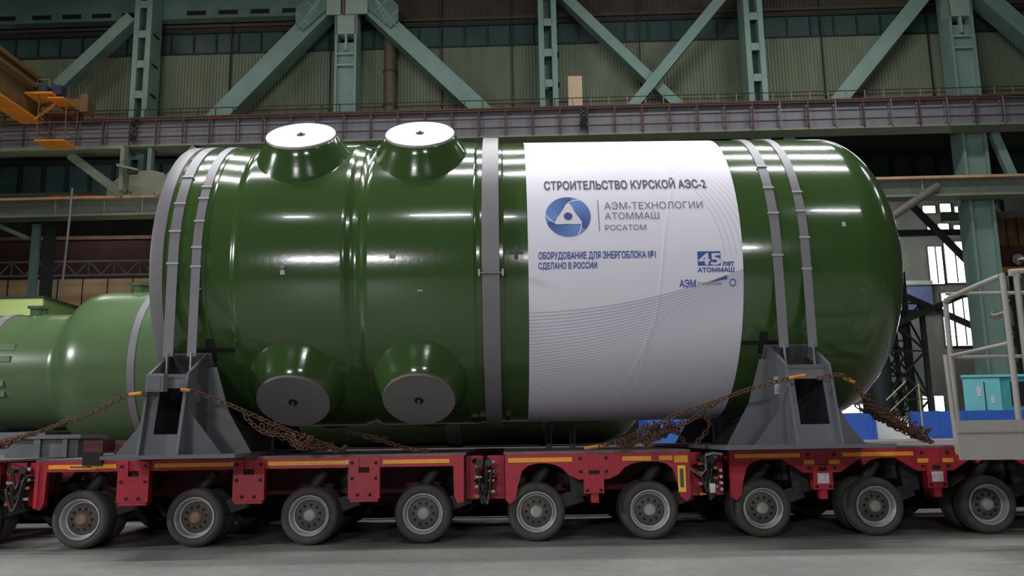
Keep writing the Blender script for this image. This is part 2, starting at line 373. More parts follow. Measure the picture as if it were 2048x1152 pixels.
# crane runway girder with walkway railings
t = thing('runway_girder', WALL((0, -1, 18.9)), 'long grey crane girder crossing above the vessels with railed walkway', 'girder')
MB(WALL).box(-37, 37, -1.0, -0.9, 19.0, 20.7).build('web', girdm, t)
MB(WALL).box(-37, 37, -1.45, -0.07, 20.62, 20.72).build('top_flange', rredr, t)
MB(WALL).box(-37, 37, -1.4, -0.07, 18.88, 19.0).build('bottom_flange', gg, t)
k = 0
for i in range(-22, 23):
    u = i*1.62 + 0.3
    MB(WALL).box(u-0.04, u+0.04, -1.2, -1.0, 19.0, 20.62).build('stiffener', girdm, t)
rl = thing('walkway_railing', WALL((0, -1.5, 18.9)), 'red brown railing with three rails along the crane girder front', 'railing')
for z, m_, r in ((20.5, rorg, 0.038), (19.98, rredr, 0.028), (19.42, rredr, 0.038)):
    MB(WALL).tube([(-37, -1.52, z), (37, -1.52, z)], r, 6).build('rail', m_, rl)
for i in range(-22, 23):
    u = i*1.62 + 0.3
    if i % 2: MB(WALL).box(u-0.045, u+0.045, -1.57, -1.47, 18.95, 20.6).build('post', rredr, rl)
    else: MB(WALL).box(u-0.035, u+0.035, -1.55, -1.49, 18.95, 20.6).build('post', rgray if i > 8 else rredr, rl)
r2 = thing('walkway_railing', WALL((0, -0.2, 20.7)), 'thin railing on top of the crane girder', 'railing')
MB(WALL).tube([(-37, -1.3, 21.25), (37, -1.3, 21.25)], 0.028, 6).build('rail', mull, r2)
for i in range(-33, 34): MB(WALL).box(i*1.08-0.03, i*1.08+0.03, -1.33, -1.27, 20.72, 21.25).build('post', rgray if i > 3 else mull, r2)
# cable chain bunch on the girder front
for u, label in ((4.9, 'bunched cable loops hanging on the girder below the cream box'), (-22.0, 'bunched cable loops hanging on the girder below the left ladder column')):
    b = MB(WALL)
    for k in range(5):
        b.tube([(u + 0.22*sin(j*1.3+k), -1.68-0.04*k % 0.1, 20.5 - j*0.16) for j in range(10)], 0.035, 5)
    tag(b.build('cable_bundle', hose), label, 'cable')
# floor girder (lower)
t = thing('floor_girder', WALL((0, -1, 14.7)), 'dusty topped grey green girder below the crane girder', 'girder')
MB(WALL).box(-37, 37, -0.9, -0.8, 14.85, 15.75).build('web', mat('dull_green_web', (98, 108, 97), 0.65), t)
MB(WALL).box(-37, 37, -1.3, -0.07, 15.75, 15.9).build('top_flange', dust, t)
MB(WALL).box(-37, 37, -1.15, -0.07, 14.72, 14.86).build('bottom_flange', gg, t)
for u in (-26.9, -23.9, -21.6, 24.5, 31.5): MB(WALL).box(u, u+0.09, -1.05, -0.9, 14.86, 15.75).build('stiffener', gg, t)
# left bracket frame, node and struts
t = thing('bracket_frame', WALL((-27, -2, 15.9)), 'pale green beam and post frame under the left girder end', 'frame')
MB(WALL).box(-37, -22.3, -2.2, -1.6, 18.5, 18.72).build('beam', gg, t)
MB(WALL).box(-22.5, -22.25, -2.22, -1.7, 15.95, 18.5).build('post', gg, t); MB(WALL).box(-21.3, -21.05, -1.3, -0.9, 15.95, 18.88).build('post', teald, t)
MB(WALL).bar((-26.0, -1.2, 18.45), (-22.6, -1.2, 15.9), 0.5, 0.55, (0, 1, 0)).build('strut', gg, t)
MB(WALL).bar((-18.3, -1.2, 18.7), (-20.6, -1.2, 15.9), 0.5, 0.7, (0, 1, 0)).build('strut', gg, t)
MB(WALL).prism([(-23.6, 15.9), (-23.6, 16.5), (-22.5, 17.3), (-21.0, 17.4), (-20.2, 17.2), (-19.6, 15.9)], lambda a, c, k: (a, k, c), -1.35, -1.25).build('node_plate', gg, t)
bb = MB(WALL)
for k in range(4): bb.bar((-23.4+0.28*k, -1.38, 16.6-0.12*k), (-22.9+0.28*k, -1.38, 15.95), 0.05, 0.05); bb.bar((-20.7+0.28*k, -1.38, 15.95), (-20.1+0.1*k, -1.38, 16.9-0.2*k), 0.05, 0.05)
bb.build('lacing', mull, t)
t2 = thing('work_lamp', WALL((-22.2, -2.2, 17.2)), 'small hooded lamp on the left bracket post', 'lamp')
MB(WALL).prism([(-22.5, 17.45), (-21.2, 17.1), (-21.25, 16.98), (-22.5, 17.3)], lambda a, c, k: (a, k, c), -2.6, -2.225).build('hood', gg, t2)
MB(WALL).box(-21.9, -21.35, -2.55, -2.26, 16.85, 17.1).build('housing', mull, t2)
# struts under the crane girder further right
brace((10.4, 18.9), (8.2, 15.88), 0.6, 0.4, 'dark brace under the crane girder above the banner', v=-0.04)
brace((17.1, 18.9), (20.4, 15.88), 0.7, 0.4, 'teal brace under the crane girder above the right dome', v=-0.04)
brace((29.6, 18.9), (30.5, 15.88), 0.5, 0.4, 'short teal strut above the dusty girder by the right column', v=-0.04)

# orange overhead crane end
t = thing('bridge_crane', (-26.5, 38, 17.8), 'orange overhead crane end with platforms and ladder basket', 'crane')
MB().box(-27.5, -26.55, 26, 47, 19.62, 21.2).build('girder', craned, t)
MB().box(-27.62, -26.4, 26, 47.1, 19.5, 19.62).build('bottom_flange', cranem, t)
MB().box(-26.6, -26.2, 26, 46.4, 21.7, 21.95).build('walkway_beam', craned, t)
MB().box(-26.35, -26.05, 26, 46, 21.05, 21.25).build('walkway_beam', craned, t)
MB().box(-26.5, -25.0, 45.2, 47.2, 20.55, 20.65).build('platform', cranem, t)
MB().box(-25.2, -24.3, 45.2, 47.4, 20.25, 20.33).build('platform', cranem, t)
MB().bar((-27.3, 46.6, 19.7), (-25.8, 46.8, 20.9), 0.12, 0.12).build('knee_brace', craned, t)
MB().bar((-26.4, 46.2, 19.4), (-25.3, 46.2, 20.3), 0.12, 0.12).build('knee_brace', cranem, t)
MB().box(-24.9, -23.7, 46.5, 47.6, 20.1, 20.75).build('end_carriage', craned, t)
MB().box(-23.95, -23.5, 46.3, 46.5, 19.9, 20.95).build('buffer_plate', craned, t)
MB().box(-26.3, -24.2, 46.3, 47.3, 19.75, 19.95).build('cross_beam', rredr, t)
MB().box(-25.75, -24.1, 45.2, 46.6, 17.78, 17.86).build('basket_floor', cranem, t)
for x, y in ((-25.7, 45.3), (-24.15, 45.3), (-25.7, 46.5), (-24.15, 46.5)): MB().tube([(x, y, 17.86), (x, y, 20.3)], 0.035, 6).build('basket_post', craned, t)
for z in (18.35, 18.9, 19.45):
    MB().tube([(-25.7, 46.5, z), (-25.7, 45.3, z), (-24.15, 45.3, z), (-24.15, 46.5, z)], 0.026, 6).build('basket_rail', craned, t)
for x in (-26.3, -25.6): MB().tube([(x, 46, 20.65), (x, 46, 21.7)], 0.04, 6).build('rail_post', rgray, t)
MB().tube([(-26.9, 46, 21.7), (-25.6, 46, 21.7)], 0.04, 6).build('hand_rail', rgray, t)
for x in (-24.9, -24.3, -23.9): MB().tube([(x, 46.8, 20.75), (x, 46.8, 21.6)], 0.03, 6).build('rail_post', craned, t)
for x in (-26.0, -25.2): MB().box(x, x+0.5, 45.6, 46.2, 20.65, 21.2).build('drive_motor', mat('blue_motor', (40, 52, 84), 0.5), t)

# ------------------------------------------------------------------ next bay, left
t = thing('lattice_girder', (-36, 66, 14.2), 'grey lattice girder with curved braces above the beige wall', 'girder')
MB().box(-46, -22, 65.9, 66.1, 15.3, 15.45).build('top_chord', rgray, t); MB().box(-46, -22, 65.9, 66.1, 14.2, 14.35).build('bottom_chord', rgray, t)
for i in range(12):
    x = -45.5+i*2.0
    MB().tube([(x, 66, 14.3), (x+0.55, 66, 14.95), (x+1, 66, 15.35), (x+1.45, 66, 14.95), (x+2, 66, 14.3)], 0.07, 6).build('brace', rgray, t)
    MB().tube([(x+1, 66, 14.3), (x+1, 66, 15.35)], 0.05, 6).build('upright', rgray, t)
struct(MB().box(-46, -22, 68.2, 68.6, 0, 14.4).build('wall_bay', beige))
for i in range(12): struct(MB().box(-46+i*2, -45.93+i*2, 68.14, 68.2, 8, 14.4).build('trim_5', mull))
struct(MB().box(-46, -18, 70, 70.4, 14.4, 18.0).build('wall_bay_upper', brick))
struct(MB().box(-46, -18, 69.6, 69.9, 18.0, 18.3).build('trim_6', rorg))
b = MB().box(-46, 48, 72, 72.3, 22.0, 25.2); wn2 = struct(b.build('window_2', winb))
b = MB()
for i in range(47): b.box(-46+i*2, -45.7+i*2, 71.8, 72, 22, 25.2)
b.box(-46, 48, 71.7, 72, 21.7, 22.1); b.box(-46, 48, 71.7, 72, 25.2, 25.6); b.build('window_frame', mull, wn2)
struct(MB().box(-46, 48, 72.4, 72.8, 21.6, 30).build('wall_bay_top', farw))
tag(MB().tube([(-46, 60, 23.3), (-19, 60, 23.9)], 0.22, 10).build('service_pipe', rgray, smooth=40), 'pale horizontal pipe beneath the left bracket frame', 'pipe')
tag(MB().box(-46, -18, 58.0, 58.4, 18.4, 18.62).build('crane_rail_beam', gg), 'thin pale rail beam above the orange trolley', 'beam')
t = thing('crane_trolley', (-30, 58, 17.0), 'orange trolley partly hidden behind the dusty girder', 'trolley')
MB().box(-31.4, -28.2, 57.6, 59, 17.6, 18.35).build('body', cranem, t); MB().bar((-33.2, 58, 17.4), (-31.5, 58, 18.3), 0.15, 0.2).build('stay', gg, t); MB().bar((-28.1, 58, 18.3), (-26.9, 58, 17.5), 0.15, 0.2).build('stay', craned, t)
t = thing('site_cabin', (-23.5, 41, 0), 'lime walled cabin behind the left background vessel', 'cabin')
MB().box(-27.5, -21.75, 40, 40.1, 0, 8.1).build('front_wall', lime, t); MB().box(-21.85, -21.75, 40.1, 46, 0, 8.1).build('side_wall', lime_shaded, t)
MB().box(-27.6, -21.65, 39.9, 46.1, 8.1, 8.22).build('roof', mull, t)
tag(MB().tube([(-23.35, 45, 15.0), (-23.38, 45, 13.2), (-23.55, 45, 8.25)], 0.06, 6).build('hanging_cable', rgray), 'pale cable hanging in front of the lattice girder', 'cable')
tag(MB().bar((-31.0, 51.5, 14.6), (-29.2, 51.5, 13.8), 0.2, 0.25).build('knee_brace', gg), 'short pale strut under the dusty girder at left', 'brace')

# ------------------------------------------------------------------ next bay, right
def lattice_mast(xa, xb, ya, yb, z1, panels, label):
    t = thing('lattice_mast', ((xa+xb)/2, (ya+yb)/2, 0), label, 'mast')
    for x in (xa, xb):
        for y in (ya, yb): MB().box(x-0.16, x+0.16, y-0.16, y+0.16, 0, z1).build('leg', latt, t)
    h = z1/panels
    for i in range(panels):
        z = i*h
        for y in (ya, yb):
            MB().bar((xa, y, z), (xb, y, z+h), 0.14, 0.14).build('diagonal', latt, t); MB().bar((xb, y, z), (xa, y, z+h), 0.14, 0.14).build('diagonal', latt, t)
        for x in (xa, xb): MB().bar((x, ya, z), (x, yb, z+h), 0.12, 0.12).build('diagonal', latt, t)
        MB().bar((xa, ya, z+h), (xb, ya, z+h), 0.12, 0.12).build('strut', latt, t)
lattice_mast(28.0, 31.6, 64, 67, 10.8, 3, 'dark lattice mast beyond the blue hoarding, nearest the dome')
lattice_mast(30.0, 32.3, 68, 70.3, 14, 5, 'tall lattice mast left of the bright windows')
lattice_mast(40.3, 41.9, 69.5, 71.2, 24, 8, 'thin lattice mast beside the bright windows')
tag(MB().lathe([(0, 0.9), (9, 0.9)], (27.2, 62.5, 0), (0, 0, 1), (1, 0, 0), 20, True, True).build('steel_drum_column', latt, smooth=40), 'dark round column behind the dome edge', 'column')
for i, (x0, x1, z0, z1) in enumerate(((43.3, 44.6, 15.9, 19.7), (45.0, 46.9, 16.0, 20.2), (44.2, 45.1, 9.6, 14.9), (45.4, 47.0, 9.6, 14.4), (43.5, 44.3, 21.4, 21.9), (44.6, 45.6, 21.5, 22.1), (46.2, 47.0, 21.4, 21.9),
        (43.2, 44.4, 23.3, 24.0), (45.0, 46.0, 23.4, 24.2), (46.5, 47.2, 23.3, 23.9), (41.3, 43.3, 2.6, 4.6), (33.2, 36.6, 3.1, 3.9))):
    f = struct(MB().box(x0-0.1, x1+0.1, 85.1, 85.3, z0-0.1, z1+0.1).build('window_%d' % (i+3), mull))
    MB().box(x0, x1, 85.0, 85.1, z0, z1).build('pane', daylight, f)
    if x1-x0 > 1.3: MB().box((x0+x1)/2-0.06, (x0+x1)/2+0.06, 84.9, 85.0, z0, z1).build('mullion', mull, f)
struct(MB().box(20, 60, 85.3, 85.6, 0, 26).build('wall_bay_right', farw))
struct(MB().box(20, 60, 84.6, 85, 24.8, 25.1).build('trim_7', rgray))
tag(MB().box(34.5, 43, 84.5, 84.9, 13.2, 15.6).build('wall_panel', mat('dull_blue_panel', (72, 80, 108), 0.7)), 'dull blue panel high on the wall beyond the dome', 'panel')
tag(MB().box(34, 43, 84.2, 84.5, 15.7, 16.1).build('ledge_beam', gg), 'pale ledge above the dull blue wall panel', 'beam')
tag(MB().tube([(18.9, 46.5, 10.9), (21.3, 46.4, 12.85), (25.3, 47.95, 15.3)], 0.24, 12).build('inclined_duct', mat('pale_duct', (150, 144, 136), 0.35, metal=0.4), smooth=40), 'pale inclined duct rising from the dome to the girder', 'duct')
for i, (a, c, d) in enumerate((((27.5, 63.3, 12.5), (38, 63.3, 7.5), 'long dark diagonal strut beyond the dome, falling right'), ((31.0, 63, 18.4), (36.5, 63, 12), 'dark diagonal strut in front of the upper bright windows'), ((28.2, 62.6, 8.8), (34.5, 63, 11.3), 'dark strut rising right beyond the dome'))):
    tag(MB().bar(a, c, 0.4, 0.4).build('steel_strut', latt), d, 'strut')
tag(MB().box(26, 42, 64.2, 64.6, 16.1, 16.6).build('tie_beam', latt), 'dark horizontal beam crossing beyond the dome', 'beam')
# crane cabin at the right edge
t = thing('crane_cabin', (37.2, 60, 12.6), 'brown slatted cabin with orange floor edge at the right edge', 'cabin')
for i in range(7): MB().box(34.9+i*0.75, 35.5+i*0.75, 59.9, 60.1, 14.3, 16.3).build('slat', craned, t)
MB().box(34.8, 40, 60.1, 62, 12.5, 16.4).build('body', brownb, t); MB().box(35.2, 40, 59.4, 60.1, 12.4, 12.65).build('floor_edge', cranem, t)
MB().lathe([(0, 0.1), (0.3, 0.42)], (36.6, 59.7, 13.2), (0, -1, 0), (1, 0, 0), 16, True).build('lamp_dish', chrome, t)
tag(MB().box(34, 44, 64, 64.4, 17.2, 17.9).build('service_beam', gg), 'pale green beam above the brown cabin', 'beam')
tag(MB().lathe([(-4, 0.45), (6, 0.45)], (38, 62, 18.9), (1, 0, 0), (0, 1, 0), 16, True, True).build('service_duct', rgray, smooth=40), 'grey round duct above the pale green beam', 'duct')
# hoardings, cabin, clutter
t = thing('hoarding', (18.4, 34, 0), 'blue panel hoarding below the cyan cabin', 'fence')
for i in range(5):
    x = 16.0+i*1.05
    MB().box(x, x+1.03, 34, 34.06, 0.05, 2.08).build('panel', bluef, t); MB().box(x-0.03, x+0.03, 33.97, 34.1, 0, 2.1).build('post', bluef, t)
t = thing('shipping_container', (9, 30.8, 0), 'long blue box on a black base seen beneath the dome', 'container')
MB().box(4.9, 12.85, 30, 32, 0.95, 1.95).build('body', bluef, t); MB().box(4.9, 12.85, 30.05, 32, 0, 0.95).build('base', dark, t)
for i in range(5): MB().box(5.0+i*1.9, 5.08+i*1.9, 29.94, 30, 0.95, 1.95).build('rib', bluef, t)
tag(MB().box(13.3, 14.45, 31, 31.6, 0, 1.85).build('cabinet', whitem), 'pale cabinet between the blue box and the blue hoarding', 'cabinet')
t = thing('barrier', (11.9, 25, 0), 'yellow barrier behind the chain bundle', 'barrier')
MB().box(11.2, 12.3, 25, 25.15, 0.86, 1.12).build('board', yell, t)
for x in (11.25, 12.2): MB().box(x, x+0.06, 25.02, 25.1, 0, 0.86).build('leg', yell, t)
palerail = mat('pale_yellow_rail', (168, 164, 112), 0.6)
t = thing('stair_rail', (15.5, 33, 0), 'thin yellow stair handrail beside the blue hoarding', 'railing')
MB().tube([(14.5, 33, 0), (14.5, 33, 1.9), (15.9, 33, 3.1), (15.9, 33, 0)], 0.03, 6).build('rail', palerail, t); MB().tube([(14.6, 33, 2.5), (15.4, 33, 3.2)], 0.025, 6).build('rail', palerail, t)
t = thing('site_cabin', (21, 37, 0), 'cyan cabin with dark side window behind the blue hoarding', 'cabin')
plan = [(19.2, 36), (22.9, 36), (24.0, 38), (20.27, 38)]
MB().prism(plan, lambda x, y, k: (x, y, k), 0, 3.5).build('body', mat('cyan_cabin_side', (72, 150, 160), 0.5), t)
MB().box(19.2, 20.75, 35.95, 36, 0, 3.48).build('front_wall', cyanm, t)
MB().prism([(19.1, 35.88), (23.0, 35.88), (24.1, 38.05), (20.2, 38.05)], lambda x, y, k: (x, y, k), 3.5, 3.6).build('roof', cyanm, t)
MB().box(21.2, 22.5, 35.94, 36, 2.3, 3.3).build('window', dark, t); MB().box(20.05, 20.09, 35.93, 35.95, 0.3, 3.3).build('door_seam', mull, t)
MB().box(19.75, 19.92, 35.93, 35.95, 2.7, 3.1).build('notice', whitem, t); MB().box(20.3, 20.45, 35.93, 35.95, 2.4, 2.7).build('notice', whitem, t)

# ------------------------------------------------------------------ reactor vessel
YC, ZC, RV = 13.207, 3.742, 2.152
AXO = (0, YC, ZC)
def cylp(X, th, r): return (X, YC - r*cos(th), ZC + r*sin(th))
vr = thing('reactor_vessel', (0.6, YC, ZC-2.2), 'huge glossy green reactor vessel with four nozzles on the red trailer', 'pressure vessel')
prof = [(-4.62, 2.10), (-4.49, 2.128), (-3.935, 2.13), (-3.92, 2.118), (-3.64, 2.118), (-3.61, 2.124), (-3.585, 2.14), (-3.555, 2.16), (-3.52, 2.171), (-3.48, 2.173),
        (-2.16, 2.173), (-2.12, 2.171), (-2.09, 2.16), (-2.06, 2.143), (-2.02, 2.13), (-1.97, 2.126), (-1.92, 2.13), (-1.89, 2.142), (-1.86, 2.16), (-1.83, 2.171), (-1.79, 2.173),
        (-0.44, 2.173), (-0.40, 2.172), (-0.385, 2.164), (-0.36, 2.158), (-0.30, 2.153), (-0.02, RV), (0.0, RV-0.004), (0.01, RV), (4.5, RV)]
prof += [(4.8 + 1.09*sin(a), RV*cos(a)) for a in [R_(k) for k in (0, 2, 5, 9, 14, 20, 26, 32, 38, 44, 50, 56, 62, 68, 74, 80, 85, 89.5)]]
MB().lathe(prof, AXO, (1, 0, 0), (0, -1, 0), 192, True, True).build('shell', green, vr, smooth=25)
MB().lathe([(-4.66, 2.09), (-4.66, 2.135), (-4.64, 2.142), (-4.49, 2.142), (-4.485, 2.12), (-4.5, 2.09)], AXO, (1, 0, 0), (0, -1, 0), 160, True).build('flange_ring', strapg, vr, smooth=30)
bd = MB().lathe([(-0.285, 2.15), (-0.285, 2.235), (-0.28, 2.24), (-0.06, 2.24), (-0.055, 2.235), (-0.055, 2.15)], AXO, (1, 0, 0), (0, -1, 0), 160).build('clamp_band', strapg, vr, smooth=30)
th = R_(-6.8)
MB().tube([cylp(-0.33, th, 2.262), cylp(-0.01, th, 2.262)], 0.011, 8).build('clamp_bolt', steeld, bd)
for x in (-0.325, -0.015): MB().box(x-0.012, x+0.012, YC-2.285, YC-2.235, ZC+2.25*sin(th)-0.045, ZC+2.25*sin(th)+0.045).build('clamp_lug', strapl, bd)
for x in (-0.325, -0.015):
    pass
def nozzle(X, th, capm):
    ax = Vector((0, -cos(th), sin(th))); o = Vector((X, YC, ZC))
    nz = MB().lathe([(1.86, 0.80), (1.98, 0.765), (2.06, 0.725), (2.12, 0.69), (2.2, 0.63), (2.34, 0.545), (2.42, 0.498), (2.43, 0.487)], o, ax, (1, 0, 0), 96).build('nozzle', green, vr, smooth=35)
    MB().lathe([(2.425, 0.40), (2.425, 0.484), (2.435, 0.488), (2.462, 0.488), (2.47, 0.482), (2.47, 0.06)], o, ax, (1, 0, 0), 96).build('nozzle_cap', capm, nz, smooth=30)
    MB().lathe([(2.45, 0.062), (2.474, 0.062), (2.474, 0.0001)], o, ax, (1, 0, 0), 24).build('cap_plug', dark, nz, smooth=30)
    MB().lathe([(2.46, 0.016), (2.51, 0.016), (2.51, 0.0001)], o, ax, (1, 0, 0), 12).build('cap_pin', steeld, nz)
for X in (-2.852, -1.165):
    nozzle(X, R_(50), steelw); nozzle(X, R_(-49.5), steeld); nozzle(X, R_(130), steelw); nozzle(X, R_(-130), steeld)  # caps lighter facing up, darker facing down: shading put into the steel colour
def patch(X0, X1, t0, t1, r, thk=0.006, n=6):
    b = MB(); vs = []
    for rr in (r, r+thk):
        for i in range(n+1):
            for X in (X0, X1): vs.append(cylp(X, t0+(t1-t0)*i/n, rr))
    m = 2*(n+1); fs = []
    for i in range(n):
        a = 2*i; fs += [(a, a+1, a+3, a+2), (m+a, m+a+2, m+a+3, m+a+1), (a, a+2, m+a+2, m+a), (a+1, m+a+1, m+a+3, a+3)]
    fs += [(0, m, m+1, 1), (m-2, m-1, 2*m-1, 2*m-2)]
    return b.add(vs, fs)
MB().lathe([(2.16, 0.032), (2.2, 0.032), (2.205, 0.02), (2.205, 0.0001)], (-2.894, YC, ZC), (0, -cos(R_(-3.6)), sin(R_(-3.6))), (1, 0, 0), 16).build('sensor_boss', steeld, vr, smooth=30)
patch(-2.93, -2.87, R_(-6.3), R_(-4.7), 2.17, 0.02).build('sensor_plate', strapl, vr)
patch(-1.505, -1.42, R_(-1.3), R_(1.4), 2.17, 0.006).build('nameplate', steeld, vr)
patch(-1.14, -1.07, R_(-12.7), R_(-12.1), 2.17, 0.004).build('tag_plate', strapl, vr)
for X, thd in ((3.452, -33.4), (-3.93, -33.4)):
    mk = patch(X-0.30, X+0.32, R_(thd-0.9), R_(thd+0.7), RV-0.012 if X > 0 else 2.116, 0.016); mk.add(patch(X-0.05, X+0.06, R_(thd-4.5), R_(thd+4.2), RV-0.012 if X > 0 else 2.116, 0.017).v, patch(0, 1, 0, 1, 1).f)
    mk.build('painted_cross_mark', blackp, vr)
mk = patch(0.06, 0.26, R_(-0.2), R_(0.9), RV-0.002, 0.006); mk.add(patch(0.14, 0.19, R_(-2.0), R_(3.0), RV-0.002, 0.007).v, patch(0, 1, 0, 1, 1).f); mk.build('painted_cross_mark', mat('faint_mark', (30, 44, 26), 0.4), vr)
patch(4.52, 4.57, R_(8.5), R_(10.2), RV-0.001, 0.004).build('sticker', strapl, vr)

# tie-down straps
def strap(X0, X1, r, cleats, label):
    Xm = (X0+X1)/2
    t = thing('tie_down_strap', (Xm, YC, 2.4), label, 'strap')
    path = [(YC-r-0.004, 2.45)] + [(YC-r*cos(R_(a)), ZC+r*sin(R_(a))) for a in range(0, 181, 3)] + [(YC+r+0.004, 2.45)]
    b = MB(); n = len(path); vs = []
    for k in (0.0, 0.014):
        for y, z in path:
            d = Vector((y-YC, z-ZC)) if z >= ZC-1e-6 else Vector((y-YC, 0)); d.normalize()
            for X in (X0, X1): vs.append((X, y+d.x*k, z+d.y*k))
    m = 2*n; fs = []
    for i in range(n-1):
        a = 2*i; fs += [(a, a+1, a+3, a+2), (m+a, m+a+2, m+a+3, m+a+1), (a, a+2, m+a+2, m+a), (a+1, m+a+1, m+a+3, a+3)]
    fs += [(0, m, m+1, 1), (m-2, m-1, 2*m-1, 2*m-2)]
    b.add(vs, fs).build('band', strapg, t, smooth=30)
    for c in cleats: patch(X0-0.012, X1+0.012, R_(c-0.35), R_(c+0.35), r+0.012, 0.02, 2).build('cleat', strapl, t)
    for s in (-1, 1): MB().lathe([(2.19, 0.016), (2.5, 0.016)], (Xm, YC+s*(r+0.03), 0), (0, 0, 1), (1, 0, 0), 10, True, True).build('tension_rod', chrome, t)
strap(-4.418, -4.285, 2.133, (21.5, 10.1, -1.7, 35), 'grey strap nearest the flange end of the large vessel')
strap(-4.105, -3.988, 2.133, (29.4, 23.7, 14.0, 4.0, -2.9, -10.8), 'grey strap second from the flange end of the large vessel')
strap(3.555, 3.678, RV+0.003, (36, 24.7, 13.8, -1.8), 'grey strap closest to the white banner')
strap(3.935, 4.05, RV+0.003, (22.6, 14.5, 4.4, -6.7), 'grey strap closest to the domed end')

# saddles
def saddle(xa, xb, xl, xr, label):
    t = thing('support_saddle', ((xa+xb)/2, YC, 1.165), label, 'saddle')
    MB().box(xl, xr, 10.45, 2*YC-10.45, 1.168, 1.212).build('base_plate', saddlep, t)
    pr = 2.19; a0 = atan2(2.52-ZC, 11.42-YC)
    near = [(10.5, 1.212), (10.74, 2.21), (11.40, 2.53)]
    arc = []
    aa = atan2(2.53-ZC, 11.42-YC); aa = aa if aa > 0 else aa + 2*pi     # about 214 degrees
    for i in range(25):
        a = aa + (2*pi + pi - 2*aa + 0)*0 + (3*pi - 2*aa)*i/24
        arc.append((YC+pr*cos(a), ZC+pr*sin(a)))
    poly = near + arc + [(2*YC-y, z) for y, z in reversed(near)]
    for x in (xa, xb): MB().prism(poly, lambda y, z, k: (k, y, z), x-0.017, x+0.017).build('side_plate', saddlep, t)
    arcb = [(YC+2.164*cos(aa+(3*pi-2*aa)*i/24), ZC+2.164*sin(aa+(3*pi-2*aa)*i/24)) for i in range(25)]
    pad = [(y, z) for y, z in arcb] + list(reversed([(YC+2.21*cos(aa+(3*pi-2*aa)*i/24), ZC+2.21*sin(aa+(3*pi-2*aa)*i/24)) for i in range(25)]))
    MB().prism(pad, lambda y, z, k: (k, y, z), xa-0.06, xb+0.06).build('cradle_pad', saddlep, t)
    for s in (1, -1):
        def fy(y): return y if s == 1 else 2*YC-y
        b = MB()
        def panel(x0, x1, z0, z1):
            y0 = 10.62+(z0-1.212)*0.24; y1 = 10.62+(z1-1.212)*0.24
            vs = [(x, fy(y+k), z) for k in (0, 0.025) for x, y, z in ((x0, y0, z0), (x1, y0, z0), (x1, y1, z1), (x0, y1, z1))]
            b.add(vs, [(0, 1, 2, 3), (7, 6, 5, 4), (0, 4, 5, 1), (1, 5, 6, 2), (2, 6, 7, 3), (3, 7, 4, 0)])
        panel(xa+0.017, xb-0.017, 2.03, 2.21); panel(xa+0.017, xb-0.017, 1.212, 1.46); panel(xa+0.017, xa+0.11, 1.46, 2.03); panel(xb-0.07, xb-0.017, 1.46, 2.03)
        b.build('front_panel', saddlep, t)
        MB().box(xa+0.017, xb-0.017, *(sorted((fy(10.84), fy(11.2)))), 2.16, 2.20).build('anchor_shelf', saddlep, t)
        for x, sg in ((xa, -1), (xb, 1)):
            for y, pts in ((11.45, ((0.017, 2.34), (0.12, 2.34), (0.30, 1.75), (0.62, 1.212), (0.017, 1.212))), (10.85, ((0.017, 1.72), (0.42, 1.212), (0.017, 1.212)))):
                MB().prism([(x+sg*a, z) for a, z in pts], lambda a, z, k: (a, k, z), fy(y), fy(y+0.025)).build('gusset', saddlep, t)
            MB().box(min(x+sg*0.0171, x+sg*0.05), max(x+sg*0.0171, x+sg*0.05), *sorted((fy(11.05), fy(11.12))), 1.85, 2.08).build('lug', steelw if x > 0 and sg < 0 else saddlep, t)
    return t
saddle(-4.44, -3.965, -4.86, -3.25, 'grey steel saddle under the flange end of the large vessel')
saddle(3.53, 4.075, 2.62, 4.70, 'grey steel saddle under the domed end of the large vessel')
t = thing('hanging_box', (-4.3, 10.7, 2.0), 'small grey box fixed on the left saddle front', 'box')
MB().box(-4.415, -4.2, 10.58, 10.73, 1.98, 2.2).build('case', steeld, t); MB().box(-4.4, -4.23, 10.565, 10.58, 2.0, 2.17).build('lid', saddlep, t)

# ------------------------------------------------------------------ banner
X0B, X1B, RB = 0.3244, 3.1593, RV+0.006
def crease(u, th):
    d = 0.0
    for pts, amp, wd in (([(34, 2.37), (6, 2.14), (-24, 2.0), (-51, 1.66), (-80, 1.38)], 0.010, 0.012), ([(-30, 1.9), (-50, 1.82), (-75, 1.62)], 0.008, 0.012), ([(-45, 2.1), (-75, 1.9)], 0.006, 0.01), ([(-50, 2.75), (-85, 2.35)], 0.006, 0.014), ([(-40, 1.3), (-70, 0.95)], 0.005, 0.012), ([(60, 2.45), (34, 2.37)], 0.006, 0.012)):
        for (ta, ua), (tb, ub) in zip(pts, pts[1:]):
            if min(ta, tb) <= th <= max(ta, tb):
                k = (th-ta)/(tb-ta); e = (u-(ua+(ub-ua)*k))/wd
                d += 0.5*amp*math.exp(-e*e)*min(1, 8*(1 - abs(2*(th-pts[-1][0])/(pts[0][0]-pts[-1][0])-1))); break
    return d
b = MB(); nu, nt_ = 220, 150; vs = []
for j in range(nt_+1):
    thd = -112 + 222*j/nt_
    for i in range(nu+1):
        u = X0B + (X1B-X0B)*i/nu
        b.uv[len(vs)] = (u, R_(thd)*RV); vs.append(cylp(u, R_(thd), RB + crease(u, thd)))
b.add(vs, [(j*(nu+1)+i, j*(nu+1)+i+1, (j+1)*(nu+1)+i+1, (j+1)*(nu+1)+i) for j in range(nt_) for i in range(nu)])
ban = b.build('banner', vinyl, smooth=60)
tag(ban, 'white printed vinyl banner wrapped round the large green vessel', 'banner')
from mathutils.geometry import interpolate_bezier
